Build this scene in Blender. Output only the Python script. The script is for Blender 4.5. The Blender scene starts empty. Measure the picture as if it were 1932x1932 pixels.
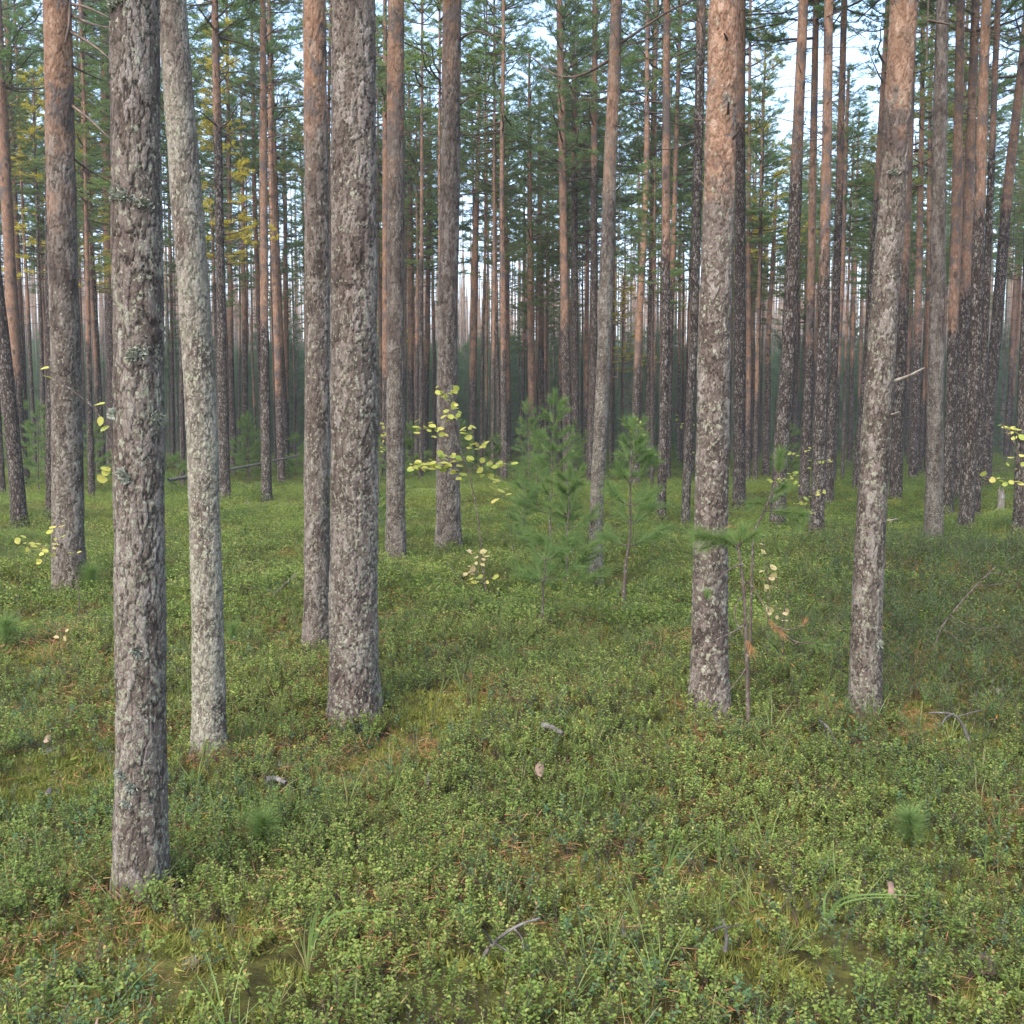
import bpy, math, random
import numpy as np
from mathutils import Vector

rng = np.random.default_rng(11)
random.seed(11)
S = bpy.context.scene
COL = S.collection
R = math.radians

# ------------------------------------------------------------------ camera
EYE = np.array([0.0, 0.0, 1.6])
PITCH = R(4.5)
FOV = R(53.6)
HAZE = .0009
HALF = 966.0                                  # the photograph measured on a 1932 x 1932 grid
FL = HALF / math.tan(FOV / 2)
FWD = np.array([0, math.cos(PITCH), -math.sin(PITCH)])
UP = np.array([0, math.sin(PITCH), math.cos(PITCH)])
RIGHT = np.array([1.0, 0, 0])

cam = bpy.data.cameras.new('camera')
cam.sensor_fit = 'HORIZONTAL'
cam.angle = FOV
cam.clip_start = 0.05
cam.clip_end = 6000
camo = bpy.data.objects.new('camera', cam)
camo.location = EYE
camo.rotation_euler = (math.pi / 2 - PITCH, 0, 0)
COL.objects.link(camo)
S.camera = camo


def ray(px, py):
    return FWD + RIGHT * (px - HALF) / FL + UP * (HALF - py) / FL


# ------------------------------------------------------------------ terrain
_tr = np.random.default_rng(5)
_waves = []
for wl, amp in ((14, .10), (9, .06), (6, .05), (4.1, .04), (2.6, .032), (1.9, .026), (1.3, .018), (.9, .012)):
    for k in range(2):
        a = _tr.uniform(0, 2 * math.pi)
        _waves.append((math.cos(a) * 2 * math.pi / wl, math.sin(a) * 2 * math.pi / wl, _tr.uniform(0, 6.28), amp * .6))


def ground(x, y):
    h = 0
    for kx, ky, p, a in _waves:
        h = h + a * np.sin(kx * x + ky * y + p)
    q = np.clip((np.hypot(x, y) - 70) / 180, 0, 1)
    return h + 13 * q * q * (3 - 2 * q)


def field(x, y, wl, seed):
    """smooth random field, about -1..1"""
    g = np.random.default_rng(seed)
    h = 0
    for k in range(7):
        a = g.uniform(0, 6.283)
        w = wl * g.uniform(.6, 1.5)
        h = h + np.sin((math.cos(a) * x + math.sin(a) * y) * 6.283 / w + g.uniform(0, 6.283))
    return h / 2.6


def G(px, py, cover=.03):
    """pixel of a visible base -> point on the forest floor"""
    d = ray(px, py)
    z = cover
    for _ in range(12):
        t = (z - EYE[2]) / d[2]
        p = EYE + d * t
        z = .5 * z + .5 * (float(ground(p[0], p[1])) + cover)
    p[2] = float(ground(p[0], p[1]))
    return p


def P(px, py, Y):
    d = ray(px, py)
    return EYE + d * (Y / d[1])


# ------------------------------------------------------------------ mesh helpers
class MB:
    """collects vertices and faces of ONE mesh"""

    def __init__(s):
        s.v, s.f4, s.f3, s.m4, s.m3, s.n = [], [], [], [], [], 0
        s.lv = []

    def add(s, V, quads=None, tris=None, mi=0, lv=0.5):
        V = np.asarray(V, float).reshape(-1, 3)
        s.v.append(V)
        s.lv.append(np.broadcast_to(np.asarray(lv, float), (len(V),)))
        if quads is not None and len(quads):
            q = np.asarray(quads).reshape(-1, 4) + s.n
            s.f4.append(q)
            s.m4.append(np.full(len(q), mi))
        if tris is not None and len(tris):
            t = np.asarray(tris).reshape(-1, 3) + s.n
            s.f3.append(t)
            s.m3.append(np.full(len(t), mi))
        s.n += len(V)

    def tube(s, pts, rad, k=5, mi=0, lv=.5, cap=True):
        pts = np.asarray(pts, float)
        n = len(pts)
        rad = np.broadcast_to(np.asarray(rad, float), (n,))
        T = np.gradient(pts, axis=0)
        T /= np.linalg.norm(T, axis=1)[:, None] + 1e-12
        ref = np.where(np.abs(T[:, 2:3]) > .8, np.array([[1., 0, 0]]), np.array([[0, 0, 1.]]))
        A = np.cross(T, ref)
        A /= np.linalg.norm(A, axis=1)[:, None] + 1e-12
        B = np.cross(T, A)
        th = np.arange(k) * 2 * math.pi / k
        V = pts[:, None, :] + rad[:, None, None] * (A[:, None, :] * np.cos(th)[None, :, None] + B[:, None, :] * np.sin(th)[None, :, None])
        i = np.arange(n - 1)[:, None] * k
        j = np.arange(k)[None, :]
        j2 = (j + 1) % k
        q = np.stack([i + j, i + j2, i + k + j2, i + k + j], -1).reshape(-1, 4)
        s.add(V.reshape(-1, 3), quads=q, mi=mi, lv=lv)

    def blades(s, base, tip, w, mi=0, lv=.5):
        """thin tapering triangles base -> tip"""
        base = np.asarray(base, float)
        tip = np.asarray(tip, float)
        n = len(base)
        d = tip - base
        r = rng.normal(size=(n, 3))
        side = np.cross(d, r)
        side /= np.linalg.norm(side, axis=1)[:, None] + 1e-12
        w = np.broadcast_to(np.asarray(w, float), (n,))[:, None]
        V = np.stack([base - side * w / 2, base + side * w / 2, tip], 1).reshape(-1, 3)
        t = np.arange(n * 3).reshape(-1, 3)
        l = np.repeat(np.broadcast_to(np.asarray(lv, float), (n,)), 3)
        s.add(V, tris=t, mi=mi, lv=l)

    def mesh(s, name, mats, smooth=False):
        V = np.concatenate(s.v)
        me = bpy.data.meshes.new(name)
        me.vertices.add(len(V))
        me.vertices.foreach_set('co', V.astype(np.float32).ravel())
        q = np.concatenate(s.f4) if s.f4 else np.zeros((0, 4), int)
        t = np.concatenate(s.f3) if s.f3 else np.zeros((0, 3), int)
        loops = np.concatenate([q.ravel(), t.ravel()]).astype(np.int32)
        me.loops.add(len(loops))
        me.loops.foreach_set('vertex_index', loops)
        starts = np.concatenate([np.arange(len(q)) * 4, len(q) * 4 + np.arange(len(t)) * 3]).astype(np.int32)
        me.polygons.add(len(starts))
        me.polygons.foreach_set('loop_start', starts)
        mi = np.concatenate(([np.concatenate(s.m4)] if s.m4 else []) + ([np.concatenate(s.m3)] if s.m3 else []))
        me.polygons.foreach_set('material_index', mi.astype(np.int32))
        if smooth:
            me.polygons.foreach_set('use_smooth', np.ones(len(starts), bool))
        me.update(calc_edges=True)
        a = me.attributes.new('lv', 'FLOAT', 'POINT')
        a.data.foreach_set('value', np.concatenate(s.lv).astype(np.float32))
        for m in (mats if isinstance(mats, (list, tuple)) else [mats]):
            me.materials.append(m)
        return me


def link(name, me, parent=None, loc=(0, 0, 0), rotz=0, scale=1, color=None):
    o = bpy.data.objects.new(name, me)
    o.location = loc
    o.rotation_euler = (0, 0, rotz)
    o.scale = (scale,) * 3 if np.isscalar(scale) else scale
    if parent:
        o.parent = parent
    if color:
        o.color = color
    COL.objects.link(o)
    return o


def tag(o, label=None, cat=None, group=None, kind=None):
    if label: o['label'] = label
    if cat: o['category'] = cat
    if group: o['group'] = group
    if kind: o['kind'] = kind
    return o


def thing(name, label, cat, loc, group=None):
    o = bpy.data.objects.new(name, None)
    o.empty_display_size = .2
    o.location = loc
    COL.objects.link(o)
    return tag(o, label, cat, group)


# ------------------------------------------------------------------ materials
class NT:
    def __init__(s, name):
        s.m = bpy.data.materials.new(name)
        s.m.use_nodes = True
        s.t = s.m.node_tree
        s.t.nodes.clear()
        s.out = s.t.nodes.new('ShaderNodeOutputMaterial')

    def put(s, sock, v):
        if hasattr(v, 'is_output'):
            s.t.links.new(v, sock)
        elif v is not None:
            if sock.type == 'RGBA' and not np.isscalar(v) and len(v) == 3:
                v = (*v, 1)
            sock.default_value = v

    def n(s, typ, ins=None, **props):
        nd = s.t.nodes.new('ShaderNode' + typ)
        for k, v in props.items():
            setattr(nd, k, v)
        for k, v in (ins or {}).items():
            s.put(nd.inputs[k], v)
        return nd

    def math(s, op, a, b=None, c=None, clamp=False):
        nd = s.n('Math', operation=op, use_clamp=clamp)
        s.put(nd.inputs[0], a)
        if b is not None: s.put(nd.inputs[1], b)
        if c is not None: s.put(nd.inputs[2], c)
        return nd.outputs[0]

    def step(s, x, a, b):
        nd = s.n('MapRange', {0: x, 1: a, 2: b, 3: 0., 4: 1.}, interpolation_type='SMOOTHSTEP')
        return nd.outputs[0]

    def mix(s, f, a, b, mode='MIX'):
        nd = s.n('Mix', data_type='RGBA', blend_type=mode)
        s.put(nd.inputs[0], f)
        s.put(nd.inputs[6], a)
        s.put(nd.inputs[7], b)
        return nd.outputs[2]

    def ramp(s, f, stops):
        nd = s.n('ValToRGB')
        s.put(nd.inputs[0], f)
        el = nd.color_ramp.elements
        while len(el) < len(stops): el.new(.5)
        for e, (p, c) in zip(el, stops):
            e.position = p
            e.color = (*c, 1)
        return nd.outputs[0]

    def noise(s, vec, scale, detail=3, rough=.55):
        nd = s.n('TexNoise', {'Scale': scale, 'Detail': detail, 'Roughness': rough})
        if vec is not None: s.put(nd.inputs['Vector'], vec)
        return nd.outputs[0]

    def vmul(s, a, b):
        nd = s.n('VectorMath', operation='MULTIPLY')
        s.put(nd.inputs[0], a)
        s.put(nd.inputs[1], b)
        return nd.outputs[0]

    def vadd(s, a, b):
        nd = s.n('VectorMath', operation='ADD')
        s.put(nd.inputs[0], a)
        s.put(nd.inputs[1], b)
        return nd.outputs[0]

    def surf(s, sh):
        s.t.links.new(sh, s.out.inputs['Surface'])
        return s.m

    def principled(s, col, rough=.85, spec=.25, normal=None):
        nd = s.n('BsdfPrincipled', {'Base Color': col, 'Roughness': rough, 'Specular IOR Level': spec})
        if normal is not None: s.put(nd.inputs['Normal'], normal)
        return nd.outputs[0]

    def leafy(s, col, trans=.3, rough=.75, spec=.12):
        p = s.principled(col, rough, spec)
        t = s.n('BsdfTranslucent', {'Color': s.mix(1.0, col, (1.15, 1.2, .8), 'MULTIPLY')})
        mx = s.n('MixShader', {0: trans})
        s.put(mx.inputs[1], p)
        s.put(mx.inputs[2], t.outputs[0])
        return s.surf(mx.outputs[0])


def bark_material(name, plated):
    """obj.color: R = height of the change to orange bark / 10 m, G = lichen, B = brightness"""
    t = NT(name)
    oi = t.n('ObjectInfo')
    tc = t.n('TexCoord').outputs['Object']
    sep = t.n('SeparateXYZ', {0: tc})
    z = sep.outputs[2]
    csep = t.n('SeparateColor', {0: oi.outputs['Color']})
    zt = t.math('MULTIPLY', csep.outputs[0], 10.0)
    off = t.n('CombineXYZ')
    rnd = t.math('MULTIPLY', oi.outputs['Random'], 40.0)
    for i in range(3): t.put(off.inputs[i], rnd)
    v = t.vadd(tc, off.outputs[0])
    warp = t.n('TexNoise', {'Vector': v, 'Scale': 14.0, 'Detail': 2.0}).outputs['Color']
    vw = t.vadd(v, t.vmul(warp, (.05, .05, .05)))
    vs = t.vmul(vw, (1, 1, .38))
    ve = t.n('TexVoronoi', {'Vector': vs, 'Scale': 30.0}, feature='DISTANCE_TO_EDGE')
    vc = t.n('TexVoronoi', {'Vector': vs, 'Scale': 30.0}, feature='F1')
    crack_s = t.math('SUBTRACT', 1.0, t.step(ve.outputs['Distance'], .03, .2))
    plate_s = t.n('SeparateColor', {0: vc.outputs['Color']}).outputs[0]
    if plated:
        crack = t.n('Attribute', attribute_name='crack').outputs['Fac']
        plate = t.n('Attribute', attribute_name='plate').outputs['Fac']
        small = t.n('TexVoronoi', {'Vector': t.vmul(vw, (1, 1, .5)), 'Scale': 85.0}, feature='DISTANCE_TO_EDGE').outputs['Distance']
        flake = t.step(small, .0, .16)
    else:
        crack, plate = crack_s, plate_s
        flake = t.math('ADD', .6, 0.0)
    broad = t.noise(t.vmul(v, (1, 1, .5)), 2.3, 3)
    broad2 = t.noise(t.vmul(v, (1, 1, .7)), 5.5, 4)
    fine = t.noise(t.vmul(v, (1, 1, .28)), 52, 4, .6)
    grain = t.noise(t.vmul(v, (1, 1, .22)), 150, 3, .6)
    tone = t.math('ADD', t.math('MULTIPLY', plate, .52), t.math('MULTIPLY', fine, .50))
    tone = t.math('ADD', tone, t.math('MULTIPLY', t.math('SUBTRACT', broad2, .5), .5))
    old = t.ramp(tone, [(.25, (.052, .038, .030)), (.44, (.115, .086, .069)), (.60, (.20, .160, .132)), (.80, (.32, .275, .24))])
    old = t.mix(t.math('MULTIPLY', t.step(broad2, .55, .75), .3), old, (.15, .092, .068))
    cf = t.math('MULTIPLY', crack, .95)
    old = t.mix(cf, old, (.016, .011, .009))
    old = t.mix(t.math('MULTIPLY', t.math('SUBTRACT', 1.0, flake), .45), old, (.06, .043, .037))
    # young orange bark
    otone = t.math('ADD', t.math('MULTIPLY', fine, .7), t.math('MULTIPLY', plate_s, .3))
    org = t.ramp(otone, [(.25, (.150, .084, .054)), (.48, (.262, .152, .097)), (.62, (.33, .205, .138)), (.8, (.40, .295, .225))])
    org = t.mix(t.math('MULTIPLY', crack_s, .35), org, (.17, .08, .045))
    gp = t.step(t.math('ADD', t.noise(t.vmul(v, (1, 1, .8)), 3.1, 4, .6), t.math('MULTIPLY', t.math('SUBTRACT', plate_s, .5), .14)), .52, .60)
    org = t.mix(t.math('MULTIPLY', gp, .85), org, (.105, .086, .079))
    kn = t.n('TexVoronoi', {'Vector': t.vmul(v, (1, 1, .62)), 'Scale': 3.6, 'Randomness': .85}, feature='F1').outputs['Distance']
    knot = t.math('SUBTRACT', 1.0, t.step(kn, .10, .24))
    org = t.mix(t.math('MULTIPLY', knot, .8), org, (.055, .04, .036))
    m = t.math('SUBTRACT', z, zt)
    m = t.math('ADD', m, t.math('MULTIPLY', t.math('SUBTRACT', broad, .5), 3.4))
    m = t.math('ADD', m, t.math('MULTIPLY', t.math('SUBTRACT', plate_s, .5), .5))
    om = t.step(m, -.35, .75)
    col = t.mix(om, old, org)
    # crustose and leafy lichen, most of it low on the trunk
    zf = t.math('SUBTRACT', 1.3, t.math('MULTIPLY', z, .36), clamp=True)
    lv1 = t.vadd(t.vmul(v, (1, 1, .7)), t.vmul(t.n('TexNoise', {'Vector': v, 'Scale': 60.0, 'Detail': 2.0}).outputs['Color'], (.030, .030, .030)))
    lm = None
    for sc, k in ((55.0, .72), (100.0, .62)):
        vo = t.n('TexVoronoi', {'Vector': lv1, 'Scale': sc}, feature='F1')
        cr = t.n('SeparateColor', {0: vo.outputs['Color']}).outputs[1]
        amt = t.math('MULTIPLY', t.math('MULTIPLY', csep.outputs[1], zf), k)
        amt = t.math('ADD', amt, t.math('MULTIPLY', t.math('SUBTRACT', broad2, .5), t.math('MULTIPLY', csep.outputs[1], .9)))
        on = t.math('LESS_THAN', cr, amt)
        e = t.math('MULTIPLY', on, t.math('SUBTRACT', 1.0, t.step(vo.outputs['Distance'], .40, .52)))
        lm = e if lm is None else t.math('MAXIMUM', lm, e)
    lich = t.ramp(fine, [(.3, (.20, .195, .13)), (.55, (.30, .295, .21)), (.8, (.41, .40, .31))])
    lmm = t.math('MULTIPLY', lm, t.math('SUBTRACT', 1.0, t.math('MULTIPLY', crack, .7)))
    col = t.mix(t.math('MULTIPLY', lmm, .85), col, lich)
    film = t.math('MULTIPLY', t.math('MULTIPLY', csep.outputs[1], csep.outputs[1]), t.step(broad2, .3, .6))
    col = t.mix(t.math('MULTIPLY', film, .42), col, (.225, .215, .16))
    bri = t.n('CombineColor')
    for i in range(3): t.put(bri.inputs[i], csep.outputs[2])
    col = t.mix(1.0, col, bri.outputs[0], 'MULTIPLY')
    hgt = t.math('ADD', t.math('MULTIPLY', fine, .5), t.math('MULTIPLY', grain, .25))
    hgt = t.math('ADD', hgt, t.math('MULTIPLY', lmm, .35))
    if plated:
        hgt = t.math('ADD', hgt, t.math('MULTIPLY', flake, .5))
        bump = t.n('Bump', {'Strength': .6, 'Distance': .005, 'Height': hgt})
    else:
        rid = t.math('MULTIPLY', t.math('SUBTRACT', 1.0, crack_s), t.math('SUBTRACT', 1.3, om))
        hgt = t.math('ADD', hgt, t.math('MULTIPLY', rid, 1.0))
        bump = t.n('Bump', {'Strength': .65, 'Distance': .012, 'Height': hgt})
    return t.surf(t.principled(col, .9, .15, bump.outputs[0]))


BARK_NEAR = bark_material('plated_pine_bark', True)
BARK = bark_material('pine_bark', False)


def mat_needles(name, a, b, yellow, trans=.3):
    t = NT(name)
    oi = t.n('ObjectInfo')
    pos = t.n('NewGeometry').outputs['Position']
    lv = t.n('Attribute', attribute_name='lv').outputs['Fac']
    f = t.math('ADD', t.math('MULTIPLY', lv, .7), t.math('MULTIPLY', t.noise(pos, 1.1, 2), .5), clamp=True)
    c = t.mix(f, a, b)
    y = t.n('SeparateColor', {0: oi.outputs['Color']}).outputs[0]
    c = t.mix(y, c, yellow)
    return t.leafy(c, trans, .8, .08)


NEEDLE = mat_needles('pine_needles', (.072, .135, .066), (.175, .265, .112), (.30, .29, .08), .46)
NEEDLE_FAR = mat_needles('far_pine_needles', (.060, .115, .066), (.15, .235, .11), (.10, .17, .085), .46)
NEEDLE_YOUNG = mat_needles('young_pine_needles', (.090, .150, .050), (.20, .28, .095), (.26, .26, .06), .45)
t = NT('dry_needles')
DRY = t.leafy(t.ramp(t.n('Attribute', attribute_name='lv').outputs['Fac'], [(0, (.16, .075, .035)), (.6, (.30, .15, .065)), (1, (.36, .22, .11))]), .2, .8, .1)
t = NT('limb_bark')
_p = t.n('TexCoord').outputs['Object']
LIMB = t.surf(t.principled(t.ramp(t.noise(_p, 9, 4), [(.3, (.045, .037, .032)), (.55, (.115, .082, .064)), (.75, (.19, .128, .09))]), .9, .15))
t = NT('dead_wood')
_p = t.n('TexCoord').outputs['Object']
DEAD = t.surf(t.principled(t.ramp(t.noise(_p, 25, 4), [(.3, (.045, .038, .034)), (.55, (.11, .097, .088)), (.75, (.20, .185, .17))]), .9, .15))
t = NT('pale_dead_wood')
_p = t.n('TexCoord').outputs['Object']
PALE = t.surf(t.principled(t.ramp(t.noise(t.vmul(_p, (1, 1, .2)), 30, 4), [(.3, (.11, .09, .07)), (.6, (.25, .22, .185)), (.8, (.38, .355, .31))]), .9, .15))
t = NT('sapling_bark')
_p = t.n('TexCoord').outputs['Object']
STEM = t.surf(t.principled(t.ramp(t.noise(_p, 40, 4), [(.35, (.05, .036, .028)), (.6, (.12, .09, .07)), (.75, (.33, .32, .28))]), .85, .2))


def mat_leaf(name, stops, dark, trans=.3, rough=.5, spec=.35, patch=.6):
    t = NT(name)
    pos = t.n('NewGeometry').outputs['Position']
    lv = t.n('Attribute', attribute_name='lv').outputs['Fac']
    oi = t.n('ObjectInfo')
    f = t.math('ADD', t.math('MULTIPLY', lv, .72), t.math('MULTIPLY', oi.outputs['Random'], .28), clamp=True)
    c = t.ramp(f, stops)
    p = t.step(t.noise(pos, .75, 3, .6), .40, .62)
    c = t.mix(t.math('MULTIPLY', p, patch), c, t.mix(1.0, c, dark, 'MULTIPLY'))
    return t.leafy(c, trans, max(.6, rough), min(.18, spec))


BILB = mat_leaf('bilberry_leaf', [(0, (.075, .120, .024)), (.33, (.135, .195, .038)), (.60, (.195, .245, .05)), (.78, (.28, .28, .08)), (.89, (.27, .17, .07)), (.97, (.27, .10, .055))], (.55, .66, .60))
LING = mat_leaf('lingonberry_leaf', [(0, (.030, .066, .026)), (.5, (.062, .115, .042)), (.85, (.10, .15, .055)), (1, (.15, .17, .06))], (.8, .9, .9), .15, .4, .4)
LEDUM = mat_leaf('marsh_tea_leaf', [(0, (.040, .072, .022)), (.5, (.085, .125, .036)), (.78, (.13, .15, .04)), (.86, (.33, .17, .035)), (1, (.36, .12, .03))], (.75, .85, .85), .25)
MOSS = mat_leaf('feather_moss', [(0, (.09, .11, .025)), (.5, (.18, .19, .042)), (1, (.28, .26, .075))], (.65, .75, .7), .25, .9, .05)
GRASS = mat_leaf('grass_blade', [(0, (.10, .18, .045)), (.6, (.19, .25, .075)), (.85, (.30, .27, .13)), (1, (.38, .29, .15))], (.8, .9, .9), .35)
LICH = mat_leaf('reindeer_lichen', [(0, (.21, .22, .17)), (1, (.36, .365, .30))], (.9, .9, .9), .1, .95, .05)
ASPEN = mat_leaf('yellow_leaf', [(0, (.20, .29, .06)), (.3, (.36, .37, .08)), (.75, (.48, .42, .12)), (1, (.46, .30, .12))], (1, 1, 1), .4, .5, .3, 0)
BEIGE = mat_leaf('faded_leaf', [(0, (.40, .36, .15)), (1, (.46, .33, .19))], (1, 1, 1), .35, .5, .3, 0)
BROWNLEAF = mat_leaf('brown_leaf', [(0, (.11, .07, .055)), (.5, (.28, .185, .14)), (1, (.34, .26, .16))], (1, 1, 1), .2, .6, .3, 0)
t = NT('forest_floor')
_p = t.n('NewGeometry').outputs['Position']
_a = t.noise(_p, .9, 5, .6)
_b = t.noise(_p, 14, 5, .65)
_c = t.ramp(t.math('ADD', t.math('MULTIPLY', _a, .5), t.math('MULTIPLY', _b, .5)),
            [(.34, (.035, .025, .014)), (.46, (.065, .062, .020)), (.56, (.11, .11, .03)), (.68, (.17, .125, .055))])
FLOOR = t.surf(t.principled(_c, .95, .05, t.n('Bump', {'Strength': .8, 'Distance': .04, 'Height': t.noise(_p, 30, 6, .7)}).outputs[0]))

# ------------------------------------------------------------------ ground sheet
def axis(lo, hi, fine_lo, fine_hi, d):
    a = list(np.arange(fine_lo, fine_hi + 1e-6, d))
    s = d
    while a[-1] < hi:
        s *= 1.12
        a.append(a[-1] + s)
    s = d
    while a[0] > lo:
        s *= 1.12
        a.insert(0, a[0] - s)
    return np.array(a)


xs = axis(-2500, 2500, -8, 8, .14)
ys = axis(-300, 4000, -2, 16, .14)
X, Y = np.meshgrid(xs, ys)
Z = ground(X, Y)
b = MB()
nx, ny = len(xs), len(ys)
i = (np.arange(ny - 1)[:, None] * nx + np.arange(nx - 1)[None, :])
b.add(np.stack([X, Y, Z], -1), quads=np.stack([i, i + 1, i + nx + 1, i + nx], -1).reshape(-1, 4))
o = link('forest_ground', b.mesh('forest_ground', FLOOR, True))
tag(o, 'uneven mossy forest floor under the low shrubs', 'ground', kind='structure')

# ------------------------------------------------------------------ trunks
def worley(u, v, nu, seed):
    g = np.random.default_rng(seed)
    nv = 4096
    ju, jv, rid = g.random((nu, nv)), g.random((nu, nv)), g.random((nu, nv))
    cu, cv = np.floor(u).astype(int), np.floor(v).astype(int)
    f1 = np.full(u.shape, 9.)
    f2 = np.full(u.shape, 9.)
    idr = np.zeros(u.shape)
    dv1 = np.zeros(u.shape)
    du1 = np.zeros(u.shape)
    for a in (-1, 0, 1):
        for c in (-1, 0, 1):
            iu, iv = (cu + a) % nu, (cv + c) % nv
            du = u - (cu + a + .1 + .8 * ju[iu, iv])
            dv = v - (cv + c + .1 + .8 * jv[iu, iv])
            d = np.hypot(du, dv)
            near = d < f1
            f2 = np.where(near, f1, np.minimum(f2, d))
            idr = np.where(near, rid[iu, iv], idr)
            dv1 = np.where(near, dv, dv1)
            du1 = np.where(near, du, du1)
            f1 = np.where(near, d, f1)
    return f1, f2, idr, du1, dv1


def vnoise(u, v, nu, seed):
    g = np.random.default_rng(seed)
    t = g.uniform(-1, 1, (nu, 2048))
    iu, iv = np.floor(u).astype(int), np.floor(v).astype(int)
    fu, fv = u - iu, v - iv
    fu, fv = fu * fu * (3 - 2 * fu), fv * fv * (3 - 2 * fv)
    a, b2 = t[iu % nu, iv % 2048], t[(iu + 1) % nu, iv % 2048]
    c, d = t[iu % nu, (iv + 1) % 2048], t[(iu + 1) % nu, (iv + 1) % 2048]
    return (a * (1 - fu) + b2 * fu) * (1 - fv) + (c * (1 - fu) + d * fu) * fv


def sstep(x, a, c):
    t = np.clip((x - a) / (c - a), 0, 1)
    return t * t * (3 - 2 * t)


def trunk_mesh(name, axpts, radii, H, zdetail, nseg, dz, plated, seed, amp=.008, cell=(.045, .085)):
    """axpts (n,3) local, ascending; radii per point; grows on to height H"""
    axpts = np.asarray(axpts, float)
    zt = axpts[-1, 2]
    d = (axpts[-1] - axpts[max(-3, -len(axpts))]) / max(1e-6, axpts[-1, 2] - axpts[max(-3, -len(axpts)), 2])
    if H > zt + .5:
        ext = [zt + (H - zt) * f for f in (.15, .35, .6, 1)]
        dm = [.8, .65, .5, .4]
        p = axpts[-1].copy()
        zz = zt
        add = []
        for z2, k in zip(ext, dm):
            p = p + np.array([d[0] * k, d[1] * k, 1]) * (z2 - zz)
            zz = z2
            add.append(p.copy())
        rr = [radii[-1] + (.03 - radii[-1]) * f for f in (.15, .35, .6, 1)]
        axpts = np.vstack([axpts, add])
        radii = list(radii) + rr
    z = np.concatenate([np.arange(-.12, zdetail, dz), np.linspace(zdetail, H, max(4, int((H - zdetail) / .5)))])
    # smoothed axis
    zz = np.linspace(-.2, H, 500)
    sx = np.interp(zz, axpts[:, 2], axpts[:, 0])
    sy = np.interp(zz, axpts[:, 2], axpts[:, 1])
    sr = np.interp(zz, axpts[:, 2], radii)
    w = max(3, int(.5 / (zz[1] - zz[0])))
    ker = np.ones(2 * w + 1) / (2 * w + 1)
    sm = lambda a: np.convolve(np.pad(a, w, mode='edge'), ker, 'valid')
    sx, sy, sr = sm(sx), sm(sy), sm(sr)
    ax, ay, r = np.interp(z, zz, sx), np.interp(z, zz, sy), np.interp(z, zz, sr)
    g = np.random.default_rng(seed)
    th = np.arange(nseg) * 2 * math.pi / nseg
    TH, ZZ = np.meshgrid(th, z)
    RR = np.repeat(r[:, None], nseg, 1)
    lob = 1 + .35 * np.cos(TH * 3 + g.uniform(0, 6)) + .3 * np.cos(TH * 5 + g.uniform(0, 6))
    RR = RR * (1 + .24 * np.exp(-np.maximum(ZZ, 0) / .17) * lob)
    ph = g.uniform(0, 6, 6)
    RR = RR * (1 + .025 * np.sin(2 * TH + ph[0] + ZZ * .9) + .018 * np.sin(3 * TH + ph[1] - ZZ * 2.1) + .015 * np.sin(ZZ * 5 + ph[2] + TH) + .012 * np.sin(ZZ * 11 + ph[3] - 2 * TH))
    crack = np.zeros_like(RR)
    plate = np.full_like(RR, .5)
    if plated:
        rm = float(np.mean(r[:max(2, len(r) // 2)]))
        nu = max(6, int(round(2 * math.pi * rm / cell[0])))
        u0, v0 = TH / (2 * math.pi) * nu, ZZ / cell[1] + 50
        wu = .55 * vnoise(u0, v0, nu, seed + 5) + .32 * vnoise(u0 * 3, v0 * 3, nu * 3, seed + 6) + .16 * vnoise(u0 * 7, v0 * 7, nu * 7, seed + 7)
        wv = .55 * vnoise(u0, v0, nu, seed + 8) + .30 * vnoise(u0 * 3, v0 * 3, nu * 3, seed + 9) + .16 * vnoise(u0 * 7, v0 * 7, nu * 7, seed + 10)
        u, v = u0 + wu, v0 + wv
        f1, f2, idr, du, dv = worley(u, v, nu, seed)
        g1, g2, id2, du2, dv2 = worley(u0 * 2 + wu * 1.3, v0 * 2.3 + 7 + wv * 1.3, nu * 2, seed + 1)
        edge = sstep(f2 - f1, .015, .15)
        edge2 = sstep(g2 - g1, .0, .13)
        fade = np.clip((zdetail - ZZ) / .4, 0, 1)
        big = .5 + .5 * vnoise(u0 / max(1, nu // 4) * max(1, nu // 4) * .5, v0 * .3, max(2, nu // 2), seed + 12)
        h = edge * (.55 + .55 * idr) - .30 * dv * edge + .22 * edge2 * (.4 + id2) * edge + .25 * big
        RR = RR + amp * (h - 1.05) * fade
        crack = (1 - sstep(f2 - f1, .02, .15)) * fade * (.45 + .55 * big) + .45 * (1 - sstep(g2 - g1, 0, .08)) * fade * edge
        plate = np.clip(.5 * idr + .3 * id2 + .3 * big - .05, 0, 1)
    V = np.stack([ax[:, None] + RR * np.cos(TH), ay[:, None] + RR * np.sin(TH), ZZ], -1).reshape(-1, 3)
    n = len(z)
    i = np.arange(n - 1)[:, None] * nseg
    j = np.arange(nseg)[None, :]
    j2 = (j + 1) % nseg
    q = np.stack([i + j, i + j2, i + nseg + j2, i + nseg + j], -1).reshape(-1, 4)
    b = MB()
    b.add(V, quads=q)
    me = b.mesh(name, BARK_NEAR if plated else BARK, True)
    if plated:
        for nm, arr in (('crack', crack), ('plate', plate)):
            a = me.attributes.new(nm, 'FLOAT', 'POINT')
            a.data.foreach_set('value', np.clip(arr, 0, 1).astype(np.float32).ravel())
    at = lambda h: np.array([np.interp(h, zz, sx), np.interp(h, zz, sy), h])
    rad = lambda h: float(np.interp(h, zz, sr))
    return me, at, rad


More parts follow.
